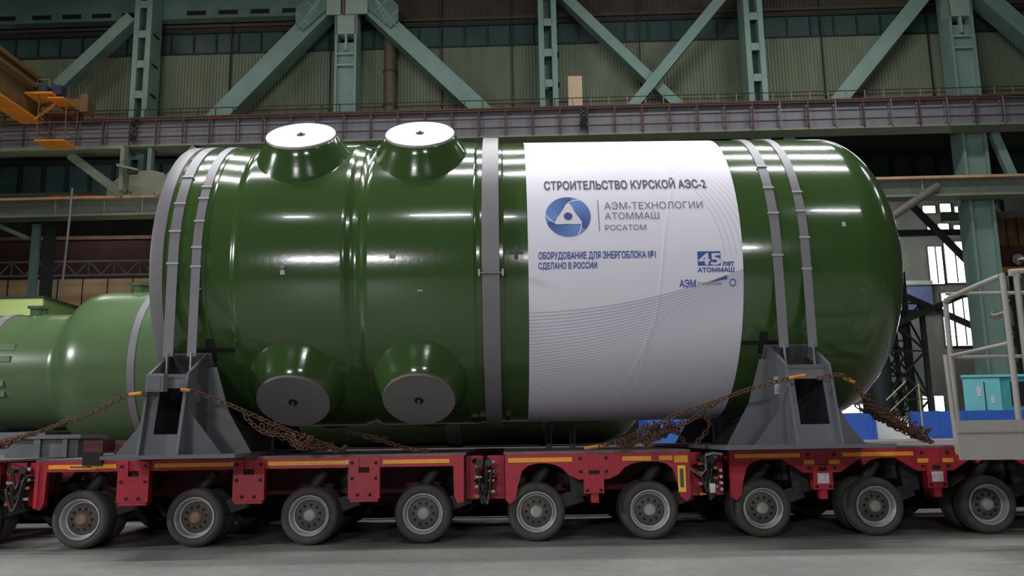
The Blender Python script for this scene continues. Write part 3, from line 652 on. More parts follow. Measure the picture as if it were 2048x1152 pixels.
def lettering(text, X0, X1, t_top, t_bot, m, bold=0.0, name='lettering', lift=0.0075):
    cu = bpy.data.curves.new('lettering', 'FONT'); cu.body = text; cu.size = 1.0
    o = bpy.data.objects.new('lettering_src', cu); COL.objects.link(o)
    dg = bpy.context.evaluated_depsgraph_get(); oe = o.evaluated_get(dg); c2 = oe.to_curve(dg, apply_modifiers=False)
    loops = []
    for sp in c2.splines:
        bp = sp.bezier_points; n = len(bp); pts = []; cut = None
        soft = n == 19 and abs(bp[0].co.x - bp[18].co.x) < 1e-4 and abs(bp[0].co.x - bp[8].co.x - 0.068) < 0.004   # soft sign: its outline crosses itself
        for i in range(n):
            a, c = bp[i], bp[(i+1) % n]
            straight = a.handle_right_type in ('VECTOR',) and c.handle_left_type in ('VECTOR',)
            seg = [a.co, c.co] if straight else interpolate_bezier(a.co, a.handle_right, c.handle_left, c.co, 6)
            if soft and i == 11: cut = len(pts)
            pts += [Vector((p[0], p[1])) for p in seg[:-1]]
        runs = [pts]
        if soft:
            runs = [pts[:cut], pts[cut:]]; runs[0][0].x = bp[10].co.x; runs[1][-1].x = bp[10].co.x
        for run in runs:
            cl = []
            for p in run:
                if not cl or ((p - cl[-1]).length > 0.013 and (p - cl[0]).length > 0.013): cl.append(p)
            if len(cl) > 2: loops.append(cl)
    oe.to_curve_clear(); bpy.data.objects.remove(o)
    area = lambda L: sum(L[i-1].x*L[i].y - L[i].x*L[i-1].y for i in range(len(L)))/2
    def grow(L, sg):
        out = []
        for i, p in enumerate(L):
            d1 = (p - L[i-1]).normalized(); d2 = (L[(i+1) % len(L)] - p).normalized()
            n = Vector((d1.y+d2.y, -d1.x-d2.x)); n = n.normalized() if n.length > 1e-6 else n
            out.append(p + n*(sg*bold*min(1.4, 1/max(0.5, abs(n.dot(Vector((d1.y, -d1.x))))))))
        return out
    def has(L, q):
        c = False
        for i in range(len(L)):
            a, e = L[i-1], L[i]
            if (a.y > q.y) != (e.y > q.y) and q.x < (e.x-a.x)*(q.y-a.y)/(e.y-a.y) + a.x: c = not c
        return c
    hole_of = {}
    for i, L in enumerate(loops):
        ins = [k for k, M in enumerate(loops) if k != i and area(M)*area(L) < 0 and all(has(M, q) for q in L)]
        if ins: hole_of[i] = min(ins, key=lambda k: abs(area(loops[k])))
    xs = [p.x for L in loops for p in L]; x0, x1 = min(xs), max(xs)
    b = MB()
    for i, L in enumerate(loops):
        if i in hole_of: continue
        sg = 1 if area(L) > 0 else -1
        grp = [grow(L, sg)] + [grow(loops[k], sg) for k in hole_of if hole_of[k] == i]
        fc = bpy.data.curves.new('glyph', 'CURVE'); fc.dimensions = '2D'; fc.fill_mode = 'BOTH'
        for g_ in grp:
            sp = fc.splines.new('POLY'); sp.points.add(len(g_)-1); sp.use_cyclic_u = True
            for q, p in zip(sp.points, g_): q.co = (p.x, p.y, 0, 1)
        fo = bpy.data.objects.new('glyph', fc); COL.objects.link(fo)
        me = bpy.data.meshes.new_from_object(fo.evaluated_get(bpy.context.evaluated_depsgraph_get()))
        bpy.data.objects.remove(fo); flat_ = [v.co for v in me.vertices]; tris = [tuple(p.vertices) for p in me.polygons]
        vs = []
        for p in flat_:
            th = t_bot + p.y/0.73*(t_top-t_bot); vs.append(cylp(X0 + (p.x-x0)/(x1-x0)*(X1-X0), R_(th), RB+lift))
        b.add(vs, tris)
    return b.build(name, m, ban)
lettering('СТРОИТЕЛЬСТВО КУРСКОЙ АЭС-2', 0.566, 2.776, 29.5, 25.4, inkg, 0.026)
lettering('АЭМ-ТЕХНОЛОГИИ', 1.36, 2.687, 19.3, 16.35, inkl, 0.0)
lettering('АТОММАШ', 1.357, 2.086, 14.95, 12.3, inkl, 0.0)
lettering('РОСАТОМ', 1.354, 1.90, 10.1, 8.0, inkl, 0.0)
lettering('ОБОРУДОВАНИЕ ДЛЯ ЭНЕРГОБЛОКА №1', 0.46, 2.005, 0.35, -2.1, inkb, 0.025)
lettering('СДЕЛАНО В РОССИИ', 0.457, 1.228, -3.35, -5.55, inkb, 0.025)
def flat(pts_fn, nr, nph, m, name, lift):
    b = MB(); vs = []
    for i in range(nr+1):
        for k in range(nph):
            X, th, uvv = pts_fn(i/nr, 2*pi*k/nph); b.uv[len(vs)] = uvv; vs.append(cylp(X, th, RB+lift))
    b.add(vs, [(i*nph+k, i*nph+(k+1) % nph, (i+1)*nph+(k+1) % nph, (i+1)*nph+k) for i in range(nr) for k in range(nph)])
    return b.build(name, m, ban, smooth=60)
CX, CT, RA, RB_ = 0.868, 13.85, 0.302, 0.30          # emblem centre (X, degrees), radii in metres
def em(x, y): return CX + x*RA, R_(CT) + y*RB_/RV
def disc_fn(s, ph):
    x, y = s*cos(ph), s*sin(ph); a = (ph/(2*pi)*3 + 0.35) % 1.0
    return (*em(x, y), (a*0.75 + 0.25*s*0.4 if s > 0 else 0.2, 0))
flat(disc_fn, 10, 72, emblem_blue, 'emblem_disc', 0.004)
def tri_r(ph):
    best = 0
    A = [pi/2+R_(-4), pi/2+2*pi/3, pi/2+4*pi/3]
    d = min(abs((ph-a+pi) % (2*pi)-pi) for a in A)       # 0 at a corner
    return min(0.35/cos(pi/3-d), 0.60 + 0.02*cos(d*6)) - 0.02*cos(3*(ph-pi/2)+pi)*0.5
flat(lambda s, ph: (*em(s*tri_r(ph)*cos(ph)*1.08, s*tri_r(ph)*sin(ph)*1.08 - 0.02), (0, 0)), 6, 72, inkw, 'emblem_triangle', 0.007)
flat(lambda s, ph: (*em(s*0.19*cos(ph), s*0.19*sin(ph)-0.02), (0.1, 0)), 3, 32, emblem_blue, 'emblem_dot', 0.010)
def ribbon(pts, wd, m, name, lift):
    b = MB(); vs = []
    for i, (x, y) in enumerate(pts):
        p = Vector(pts[max(i-1, 0)]); q = Vector(pts[min(i+1, len(pts)-1)]); d = (q-p).normalized()
        for s in (1, -1):
            X, th = em(x - d.y*wd/2*s, y + d.x*wd/2*s); vs.append(cylp(X, th, RB+lift))
    b.add(vs, [(2*i, 2*i+1, 2*i+3, 2*i+2) for i in range(len(pts)-1)])
    return b.build(name, m, ban)
for k in range(3):
    a0 = pi/2 + 2*pi/3*k
    pts = [(r*cos(a0 + 0.15 - (r-0.55)*1.7), r*sin(a0 + 0.15 - (r-0.55)*1.7)) for r in [0.5+0.5*i/8 for i in range(9)]]
    ribbon(pts, 0.05, inkw, 'emblem_swoosh', 0.007)
def quad_patch(xa, xb, ta, tb, m, name, lift=0.004):
    o = MB(); vs = []; n = 6
    for i in range(n+1):
        for X in (xa, xb): vs.append(cylp(X, R_(ta+(tb-ta)*i/n), RB+lift))
    o.add(vs, [(2*i, 2*i+1, 2*i+3, 2*i+2) for i in range(n)]); return o.build(name, m, ban)
quad_patch(1.272, 1.282, 20.5, 7.8, inkl, 'divider_line')
quad_patch(2.558, 2.862, -0.1, -5.15, inkb, 'anniversary_square')
lettering('45', 2.575, 2.855, -0.7, -4.75, inkw, 0.03, lift=0.009)
lettering('лет', 2.885, 3.035, -3.4, -5.3, inkb, 0.03)
lettering('АТОММАШ', 2.556, 3.036, -5.85, -7.4, inkb, 0.03)
lettering('АЭМ', 2.312, 2.524, -10.0, -12.6, inkb, 0.02)
lettering('технологии', 2.55, 2.86, -10.6, -12.0, inkl, 0.0)
b = MB(); b.add([cylp(X, R_(a), RB+0.005) for X, a in ((2.70, -11.0), (2.94, -10.0), (2.94, -8.6))], [(0, 1, 2)]); b.build('swoosh_wedge', inkb, ban)
bb = MB(); bb.add([cylp(3.015+0.045*f*cos(2*pi*k/24), R_(-11.2)+0.05*f*sin(2*pi*k/24)/RV*1.0, RB+0.005) for f in (0.75, 1) for k in range(24)], [(k, (k+1) % 24, 24+(k+1) % 24, 24+k) for k in range(24)]); bb.build('emblem_ring', inkb, ban)

# ------------------------------------------------------------------ trailers
YN, YF, ZD = 11.5, 14.92, 1.165
def wheel_proto(hub_mat, cap_mat):
    tp = [(-0.10, 0.262), (-0.118, 0.275), (-0.13, 0.305), (-0.128, 0.335), (-0.115, 0.358), (-0.098, 0.370), (-0.075, 0.377), (-0.062, 0.379), (-0.06, 0.370), (-0.048, 0.370), (-0.046, 0.380), (-0.008, 0.381), (-0.006, 0.371), (0.006, 0.371), (0.008, 0.381),
          (0.046, 0.380), (0.048, 0.370), (0.06, 0.370), (0.062, 0.379), (0.098, 0.370), (0.115, 0.358), (0.13, 0.305), (0.118, 0.275), (0.10, 0.262)]
    ORG['_w'] = Vector((0, 0, 0))
    class P: name = '_w'
    def mk(b, n, m):
        me_o = b.build(n, m, None, smooth=35); me = me_o.data; o0 = ORG[me_o.name]
        me.transform(Matrix.Translation(o0)); bpy.data.objects.remove(me_o); return me
    tyre = mk(MB().lathe(tp, (0, 0, 0), (0, 1, 0), (1, 0, 0), 56), 'wheel', rub)
    rim = mk(MB().lathe([(-0.09, 0.264), (-0.112, 0.266), (-0.124, 0.262), (-0.126, 0.254), (-0.118, 0.246), (-0.10, 0.240), (-0.06, 0.232), (-0.03, 0.222), (-0.02, 0.19)], (0, 0, 0), (0, 1, 0), (1, 0, 0), 48), 'rim', rimm)
    h = MB().lathe([(-0.018, 0.225), (-0.03, 0.20), (-0.045, 0.165), (-0.05, 0.12), (-0.052, 0.085), (-0.052, 0.0001)], (0, 0, 0), (0, 1, 0), (1, 0, 0), 36)
    hub = mk(h, 'hub', hub_mat)
    cap = mk(MB().lathe([(-0.05, 0.085), (-0.085, 0.078), (-0.10, 0.066), (-0.105, 0.05), (-0.108, 0.0001)], (0, 0, 0), (0, 1, 0), (1, 0, 0), 24), 'hub_cap', cap_mat)
    bb = MB()
    for k in range(10):
        a = 2*pi*k/10 + 0.2
        bb.lathe([(-0.062, 0.019), (-0.04, 0.019)], (0.135*cos(a), 0, 0.135*sin(a)), (0, 1, 0), (1, 0, 0), 6, True, True)
    hole_dots = mk(bb, 'wheel_hole_dots', dark)  # black dots painting the shade inside the disc's hand holes
    return tyre, rim, hub, hole_dots, cap
WH = wheel_proto(hubm, mat('hub_cap_grey', (150, 148, 142), 0.55)); WHR = wheel_proto(hubr, mat('hub_cap_brown', (134, 108, 86), 0.6))
def add_wheel(root, x, y, z, proto, detail=True, flip=False):
    o0 = ORG[root.name]
    wdl = bpy.data.objects.new('wheel', proto[0]); COL.objects.link(wdl); wdl.parent = root
    wdl.location = Vector((x, y, z)) - o0; wdl.rotation_euler = (0, random.random()*6, pi if flip else 0)
    if detail:
        for nm, me in zip(('rim', 'hub', 'wheel_hole_dots', 'hub_cap'), proto[1:]):
            s = bpy.data.objects.new(nm, me); COL.objects.link(s); s.parent = wdl
def suspension(root, x):
    for s, y in ((1, 11.95), (-1, 14.47)):
        b = MB()
        b.lathe([(0.72, 0.24), (1.05, 0.28)], (x+0.55, y+0.25*s, 0), (0, 0, 1), (1, 0, 0), 20, True, True)
        b.bar((x+0.55, y, 0.92), (x+0.60, y, 0.56), 0.22, 0.2, (0, 1, 0)); b.bar((x+0.62, y, 0.58), (x, y, 0.38), 0.16, 0.18)
        b.build('suspension_arm', susp, root)
        MB().tube([(x+0.15, y-0.05, 0.95), (x-0.1, y-0.05, 0.60)], 0.075, 10).build('hydraulic_cylinder', susp, root)
        MB().tube([(x, y-0.28, 0.38), (x, y+0.28, 0.38)], 0.07, 10).build('axle', susp, root)
def block(root, x, style):
    if style == 'plate':
        bl = MB().box(x-0.205, x-0.07, YN-0.07, YN+0.06, 0.60, 1.125); bl.box(x+0.07, x+0.205, YN-0.07, YN+0.06, 0.60, 1.125); bl.box(x-0.07, x+0.07, YN-0.07, YN+0.06, 0.60, 0.93); bl.box(x-0.18, x+0.18, YN-0.06, YN+0.06, 0.56, 0.60)
        holes = [(-0.155, 1.06), (0.155, 1.06), (-0.155, 0.86), (0.155, 0.86), (-0.08, 0.65), (0.08, 0.65)]; slot = (-0.07, 0.07, 0.93, 1.12)
    else:
        bl = MB().box(x-0.26, x-0.07, YN-0.05, YN+0.06, 0.86, 1.125); bl.box(x+0.07, x+0.26, YN-0.05, YN+0.06, 0.86, 1.125); bl.box(x-0.13, x+0.13, YN-0.07, YN+0.06, 0.62, 0.93); bl.box(x-0.04, x+0.06, YN-0.03, YN+0.06, 0.5, 0.62)
        holes = [(-0.17, 1.07), (0.17, 1.07), (-0.17, 0.9), (0.17, 0.9), (-0.09, 0.66), (0.09, 0.66)]; slot = (-0.07, 0.07, 0.93, 1.12)
    o = bl.build('coupling_block', redp, root)
    for hx, hz in holes:
        MB().lathe([(0, 0.021), (0.02, 0.021)], (x+hx, YN-0.085 if style == 'plate' or hz < 0.8 else YN-0.062, hz), (0, 1, 0), (1, 0, 0), 10, True, True).build('bolt_hole', dark, o)
    MB().box(x+slot[0], x+slot[1], YN+0.02, YN+0.05, slot[2], slot[3]).build('slot', redd, o)
    MB().tube([(x+0.045*cos(a*pi/6), YN-0.01, 1.01+0.05*sin(a*pi/6)) for a in range(12)], 0.014, 6, True).build('lashing_ring', susp, o)
    return o
def stripe(root, xa, xb, z0=1.04, z1=1.092, y=YN-0.052): return MB().box(xa, xb, y, y+0.006, z0, z1).build('reflective_stripe', yel, root)
def hose_gap(root, xa, xb, seed):
    rnd = random.Random(seed)
    for x0, x1 in ((xa+0.01, (xa+xb)/2-0.03), ((xa+xb)/2+0.03, xb-0.01)):
        MB().box(x0, x1, YN+0.3, YN+0.34, 0.55, 1.12).build('bulkhead', redp, root)
    for k in range(7):
        xs = xa+0.16+rnd.random()*0.12; xe = xb-0.16-rnd.random()*0.12; zs = 0.72+rnd.random()*0.36; ze = 0.75+rnd.random()*0.33; dip = 0.1+rnd.random()*0.36; y = YN+0.02+rnd.random()*0.14
        zl = max(min(zs, ze)-dip, 0.5)
        pts = [(xs-0.05, y+0.15, zs), (xs, y, zs-0.01), (xs+0.25*(xe-xs), y, zs*0.35+zl*0.65), ((xs+xe)/2, y-0.02, zl), (xs+0.75*(xe-xs), y, ze*0.35+zl*0.65), (xe, y, ze-0.01), (xe+0.05, y+0.15, ze)]
        sm = []
        for i in range(len(pts)-1):
            for q in range(4):
                t = q/4; p0, p1, p2, p3 = (Vector(pts[max(i-1, 0)]), Vector(pts[i]), Vector(pts[i+1]), Vector(pts[min(i+2, len(pts)-1)]))
                sm.append(0.5*((2*p1) + (p2-p0)*t + (2*p0-5*p1+4*p2-p3)*t*t + (3*p1-p0-3*p2+p3)*t**3))
        sm.append(Vector(pts[-1]))
        MB().tube(sm, 0.016 if k % 3 else 0.024, 7).build('hydraulic_hose', hose, root, smooth=60)
    for k in range(8):
        sx = xa+0.14 if k % 2 == 0 else xb-0.14; z = 0.58+0.065*k + rnd.random()*0.03
        MB().lathe([(0, 0.02), (0.05, 0.02), (0.055, 0.013), (0.09, 0.013)], (sx, YN+0.08, z), (1 if k % 2 == 0 else -1, 0, 0), (0, 0, 1), 8, True, True).build('hose_coupling', rimm if k % 3 else hookm, root)
    for sx in (xa+0.2, xb-0.22): MB().lathe([(0, 0.05), (0.05, 0.05), (0.06, 0.038), (0.16, 0.038)], (sx, YN+0.03, 1.03), (0, 1, 0), (1, 0, 0), 12, True, True).build('valve_block', susp, root)
def module(x0, x1, axles, style, label, blocks, rust_axles=(), gap=None, hidden_left=False):
    t = thing('trailer_module', ((x0+x1)/2, 13.2, 0), label, 'trailer')
    MB().box(x0-0.02, x1+0.02, YN-0.03, YF+0.03, ZD-0.03, ZD).build('deck', deckm, t)
    MB().box(x0+0.3, x1-0.3, 12.55, 13.87, 0.6, ZD-0.03).build('spine', redd, t)
    k = int((x1-x0)/0.75)
    for i in range(k+1):
        xx = x0+0.05+(x1-x0-0.1)*i/k; MB().box(xx-0.04, xx+0.04, YN+0.1, YF-0.1, 0.98, ZD-0.03).build('cross_beam', redd, t)
    for yy, s in ((YN, -1), (YF, 1)):
        ya, yb = (yy-0.045, yy+0.03) if s < 0 else (yy-0.03, yy+0.045)
        if style == 'plate':
            bm_ = MB().box(x0, x1, ya, yb, 1.0, ZD-0.03)
            for xe, sg in ((x0, 1), (x1, -1)):
                bm_.prism([(xe, 1.0), (xe+sg*0.14, 1.0), (xe+sg*0.13, 0.62), (xe+sg*0.08, 0.52), (xe, 0.54)], lambda a, c, kk: (a, kk, c), ya, yb)
                bm_.box(min(xe, xe+sg*0.05), max(xe, xe+sg*0.05), min(ya, yb)-0.02, yb+0.15, 0.55, 1.1)
            bm_.build('side_beam', redp, t)
        else:
            pts = [(x0, ZD-0.03), (x0, 0.55), (x0+0.06, 0.50), (x0+0.13, 0.56), (x0+0.16, 0.72)]
            mids = blocks; xl = x0+0.16
            for bi, bx in enumerate(mids):
                pts += [(xl+0.06, 0.92), (xl+0.14, 0.985), (xl+0.26, 1.015)]
                if style == 'arch': pts += [(bx-0.62, 1.015), (bx-0.50, 0.99), (bx-0.40, 0.94), (bx-0.33, 0.86), (bx-0.2, 0.80), (bx+0.2, 0.80), (bx+0.33, 0.86), (bx+0.40, 0.94), (bx+0.50, 0.99), (bx+0.62, 1.015)]
                else: pts += [(bx-0.52, 1.015), (bx-0.24, 0.84), (bx+0.24, 0.84), (bx+0.52, 1.015)]
                xl = bx+0.5
            pts += [(x1-0.42, 1.015), (x1-0.30, 0.985), (x1-0.22, 0.92), (x1-0.16, 0.72), (x1-0.13, 0.56), (x1-0.06, 0.50), (x1, 0.55), (x1, ZD-0.03)]
            clean = [pts[0]]
            for p in pts[1:]:
                if len(clean) > 4 and p[0] < clean[-1][0] - 1e-6 and p[1] > 0.9: continue
                clean.append(p)
            MB().prism(clean, lambda a, c, kk: (a, kk, c), ya, yb).build('side_beam', redp, t)
    for bx in blocks: block(t, bx, style)
    for ax in axles:
        suspension(t, ax)
        pr = WHR if ax in rust_axles else WH
        for y, det, fl in ((11.74, True, False), (12.12, False, True), (14.28, False, False), (14.68, True, True)): add_wheel(t, ax, y, 0.381, pr, det, fl)
    if gap: hose_gap(t, gap[0], gap[1], int(abs(gap[0])*100))
    return t
A0 = -5.613
m_a = module(-12.2, -6.72, [A0-1.5, A0-3.0], 'plate', 'red trailer section cut off by the left edge of the photo', [-7.86], gap=(-6.72, -6.14))
m_b = module(-6.14, -0.56, [A0, A0+1.5, A0+3.0, A0+4.5], 'plate', 'red trailer section with four axles under the flange end', [-4.863, -3.363, -1.863], rust_axles=(A0, A0+1.5), gap=(-0.56, -0.02))
m_c = module(-0.02, 2.40, [A0+6, A0+7.5], 'arch', 'short red trailer section with two arched wheel bays under the banner', [1.137], gap=(2.40, 2.93))
m_d = module(2.93, 11.6, [A0+9, A0+10.5, A0+12, A0+13.5, A0+15], 'haunch', 'red trailer section with white plates under the domed end', [4.137, 5.637, 7.137, 8.637])
for a, c in ((-5.98, -5.1), (-4.6, -3.6), (-3.12, -2.1), (-1.62, -0.75)): stripe(m_b, a, c)
MB().box(-5.72, -5.35, YN-0.058, YN-0.05, 1.03, 1.088).build('warning_label', yel, m_b)
lb = MB().box(-5.70, -5.42, YN-0.0595, YN-0.058, 1.05, 1.072).build('label_lettering', inkg, m_b)
for a in (-3.62, -2.12): MB().box(a+0.02, a+0.1, YN-0.058, YN-0.05, 1.045, 1.10).build('white_sticker', whitel, m_b)
stripe(m_c, 0.02, 0.86, 1.03, 1.088); stripe(m_c, 1.52, 1.9, 1.03, 1.088); stripe(m_c, 2.0, 2.18, 1.03, 1.088); stripe(m_c, 2.2, 2.38, 1.0, 1.088)
MB().box(2.24, 2.34, YN-0.056, YN-0.05, 0.62, 0.96).build('yellow_label', yell, m_c); MB().box(2.265, 2.315, YN-0.058, YN-0.056, 0.68, 0.92).build('label_lettering', inkg, m_c)
MB().box(1.07, 1.21, YN-0.082, YN-0.07, 0.87, 0.915).build('maker_plate', dark, m_c)
for a, c in ((3.0, 3.86), (4.42, 5.36), (5.92, 6.85)): stripe(m_d, a, c)
for bx in (4.137, 5.637, 7.137):
    for s in (-1, 1): MB().box(bx+s*0.165-0.07, bx+s*0.165+0.07, YN-0.062, YN-0.05, 0.945, 1.0).build('reflective_stripe', yel, m_d)
    MB().box(bx-0.075, bx+0.075, YN-0.082, YN-0.07, 0.70, 0.83).build('white_plate', whitel, m_d)
    MB().box(bx-0.05, bx+0.05, YN-0.081, YN-0.072, 0.86, 0.91).build('maker_plate', dark, m_d)
MB().box(2.66, 2.73, YN-0.02, YN+0.02, 0.6, 0.72).build('white_sticker', whitel, m_c)
MB().tube([(2.62, YN-0.03, 1.09), (2.72, YN-0.05, 1.12), (2.84, YN-0.03, 1.1)], 0.022, 8).build('chrome_pipe', chrome, m_c); MB().tube([(2.62, YN-0.03, 1.09), (2.62, YN-0.03, 0.9), (2.55, YN-0.02, 0.82), (2.40, YN-0.02, 0.92)], 0.013, 8).build('hydraulic_hose', rgray, m_c)
for k in range(4): MB().lathe([(0, 0.022), (0.03, 0.022), (0.04, 0.014), (0.3, 0.014)], (2.82, YN+0.0, 0.645+0.08*k), (0, 1, 0), (1, 0, 0), 10, True, True).build('hose_coupling', rimm, m_c)

# rear trailer and rear vessel
tr = thing('trailer_module', (-3, 18.3, 0), 'second low trailer under the background green vessel', 'trailer')
MB().box(-22, 11.5, 15.45, 19.9, ZD-0.05, ZD).build('deck', deckm, tr); MB().box(-22, 11.5, 15.43, 15.5, 0.26, ZD-0.05).build('side_beam', redd, tr); MB().box(-22, 11.5, 16.6, 19.0, 0.16, ZD-0.05).build('spine', susp, tr)  # trailer stretched, with deep side skirt and spine, to keep the floor dark
for i in range(17):
    for y in (15.75, 16.12, 19.25, 19.65): add_wheel(tr, -14.3+1.5*i, y, 0.381, WH, False)
YR, ZR = 18.3, 2.86
gv = thing('pressure_vessel', (-4, YR, 1.5), 'dull green stepped vessel lying behind the large one at left', 'pressure vessel')
rp = [(-17, 1.22), (-9.12, 1.22), (-9.04, 1.228), (-8.97, 1.26), (-8.90, 1.33), (-8.84, 1.42), (-8.76, 1.51), (-8.65, 1.59), (-8.5, 1.645), (-8.32, 1.67), (-8.1, 1.675), (1.6, 1.675), (2.0, 1.65), (2.5, 1.48), (2.85, 1.1), (3.0, 0.6), (3.05, 0.01)]
MB().lathe(rp, (0, YR, ZR), (1, 0, 0), (0, -1, 0), 128, True, True).build('shell', green2, gv, smooth=30)
for X, r, wd in ((-7.32, 1.68, 0.14), (-6.5, 1.68, 0.14), (-10.5, 1.225, 0.2), (-1.2, 1.68, 0.3), (0.7, 1.68, 0.14)):
    MB().lathe([(X, r-0.01), (X, r+0.012), (X+wd, r+0.012), (X+wd, r-0.01)], (0, YR, ZR), (1, 0, 0), (0, -1, 0), 96).build('strap_band', strapg, gv, smooth=30)
for X, r in ((-7.75, 1.64), (-9.9, 1.18)):
    n_ = MB().lathe([(r, 0.17), (r+0.17, 0.17), (r+0.18, 0.22), (r+0.24, 0.22), (r+0.24, 0.001)], (X, YR-0.0, ZR), (0, -0.15, 1), (1, 0, 0), 24).build('top_nozzle', green2, gv, smooth=30)
for k, (dz, wd) in enumerate(((0.42, 1.05), (0.18, 1.0), (-0.3, 0.9), (-0.5, 0.9))):
    a = math.asin(dz/1.22)
    MB().bar((-10.85, YR-1.225*cos(a), ZR+dz), (-10.85+wd, YR-1.225*cos(a), ZR+dz), 0.05, 0.12).build('side_rail', greenp, gv)
MB().box(-9.75, -9.68, YR-1.06, YR-1.0, ZR-0.5, ZR+0.6).build('seam_strip', greenp, gv) if False else None
for X in (-12.8, -9.9):
    t = thing('vessel_support', (X, YR, ZD), ('grey support block under the thin end of the background vessel, at the photo edge' if X < -12 else 'dark grey support under the background vessel where its thin end begins'), 'support')
    zt = 1.63 if X < -12 else 1.60
    MB().box(X-(0.9 if X > -11 else 0.14), X+(0.75 if X > -11 else 0.14), 17.3, 19.3, ZD, zt).build('block', grayst, t); MB().box(X-0.22, X+0.22, 17.2, 19.4, ZD, ZD+0.05).build('foot', grayst, t)
for X in (0.72, 1.12):
    tag(MB().lathe([(0, 0.05), (0.3, 0.05), (0.3, 0.075), (0.36, 0.075), (0.36, 0.05), (0.42, 0.05)], (X, 15.6-0.9, ZD), (0, 0, 1), (1, 0, 0), 12, True, True).build('jack_post', grayst, smooth=40),
        'short grey jack post beneath the banner, %s' % ('nearer the clamp band' if X < 1 else 'nearer the dome'), 'post')

tag(MB().box(-24, -9.5, 24, 26, 0, 2.1).build('backdrop', mat('dark_backdrop', (46, 50, 46), 0.8)), 'long dark crate added to darken the gap beneath the thin end of the background vessel', 'backdrop')  # added box, hides the bright cabin wall below the vessel
# things standing on the decks at left
t = thing('steel_stand', (-6.6, 13.4, ZD), 'grey stand with a flat top behind the left chain', 'stand')
MB().box(-7.6, -6.35, 13.0, 13.9, 1.44, 1.50).build('top_plate', grayst, t); MB().box(-7.5, -6.42, 13.08, 13.8, ZD, 1.44).build('body', grayst, t); MB().box(-7.05, -6.95, 13.02, 13.08, ZD, 1.44).build('rib', grayst, t); MB().box(-6.62, -6.55, 13.02, 13.08, ZD, 1.44).build('rib', grayst, t)
t = thing('deck_bracket', (-5.4, 11.55, ZD), 'brown bracket with a dark opening on the front deck edge', 'bracket')
MB().box(-5.52, -5.27, 11.40, 11.85, 1.25, 1.40).build('cap', brownb, t); MB().box(-5.52, -5.27, 11.39, 11.43, 1.08, 1.25).build('socket', dark, t)
tag(MB().box(-5.2, -5.03, 11.6, 11.85, ZD, 1.40).build('wedge_block', brownb), 'small brown block beside the bracket on the deck', 'block')

# ------------------------------------------------------------------ chains
def smooth_path(pts, step):
    P = [Vector(p) for p in pts]; out = []
    for i in range(len(P)-1):
        p0, p1, p2, p3 = P[max(i-1, 0)], P[i], P[i+1], P[min(i+2, len(P)-1)]
        n = max(2, int((p2-p1).length/0.02))
        for q in range(n):
            t = q/n; out.append(0.5*((2*p1) + (p2-p0)*t + (2*p0-5*p1+4*p2-p3)*t*t + (3*p1-p0-3*p2+p3)*t**3))
    out.append(P[-1]); res = [out[0]]; acc = 0
    for a, c in zip(out, out[1:]):
        acc += (c-a).length
        if acc >= step: res.append(c); acc = 0
    return res
def chain_mesh(b, pts, lk=0.085, wd=0.036, r=0.0095):
    P = smooth_path(pts, lk*0.72)
    for i in range(len(P)-1):
        c = (P[i]+P[i+1])/2; d = (P[i+1]-P[i]).normalized(); a = d.cross(Vector((0, 0, 1)));
        a = a.normalized() if a.length > 1e-4 else Vector((1, 0, 0)); n = d.cross(a)
        s = (a+n).normalized() if i % 2 else (a-n).normalized()
        ring = [c + d*(lk/2*cos(2*pi*k/10)) + s*(wd*0.75*sin(2*pi*k/10)) for k in range(10)]
        b.tube(ring, r, 5, True)
    return b
def pile(b, c, rx, rz, n, seed, slope=0.0, ry=0.1):
    rnd = random.Random(seed)
    for k in range(n):
        ph = rnd.random()*6; cx = c[0]+(rnd.random()-0.5)*rx; cy = c[1]+(rnd.random()-0.5)*ry; cz = c[2]+slope*(cx-c[0])
        h = rz*(0.4+0.6*rnd.random())
        chain_mesh(b, [(cx-0.08-0.06*rnd.random(), cy, cz+h*0.5), (cx-0.05, cy-0.02, cz-h*0.3), (cx, cy, cz-h*0.5), (cx+0.05, cy+0.02, cz-h*0.2), (cx+0.1+0.05*rnd.random(), cy, cz+h*0.5)])
def chain(label, parts, piles=(), hooks=()):
    b = MB()
    for p in parts: chain_mesh(b, p)
    for p in piles: pile(b, *p)
    o = b.build('lashing_chain', rust, None, smooth=60, fixn=False); tag(o, label, 'chain', None)
    for p, q in hooks: MB().tube([p, q], 0.022, 8).build('hook', hookm, o)
    return o
chain('rusty chain from the left saddle down past the left edge', [[(-4.40, 10.6, 1.96), (-4.75, 10.75, 1.93), (-5.4, 11.1, 1.70), (-6.2, 11.25, 1.48), (-7.0, 11.3, 1.33), (-7.9, 11.35, 1.22)], [(-5.6, 11.12, 1.66), (-6.3, 11.24, 1.43), (-7.1, 11.28, 1.27), (-7.8, 11.3, 1.25)]],
      [((-6.8, 11.3, 1.32), 0.7, 0.1, 6, 3, 0.17, 0.05)], [((-4.45, 10.55, 1.96), (-4.62, 10.62, 1.95))])
chain('rusty chain and slack loops from the left saddle towards the nozzles', [[(-3.93, 10.7, 2.0), (-3.6, 10.75, 1.88), (-3.25, 10.85, 1.72), (-2.9, 10.95, 1.55), (-2.5, 11.1, 1.38), (-2.1, 11.2, 1.22)], [(-3.3, 10.85, 1.74), (-3.2, 10.85, 1.6), (-3.0, 10.9, 1.45), (-2.75, 10.95, 1.42), (-2.6, 11.0, 1.3), (-2.35, 11.15, 1.28), (-2.15, 11.3, 1.23)]], [((-2.8, 11.0, 1.45), 0.55, 0.2, 7, 5, -0.45, 0.08), ((-2.3, 11.2, 1.28), 0.5, 0.12, 6, 6, -0.15, 0.1)], [((-4.0, 10.62, 2.0), (-3.9, 10.66, 1.99))])
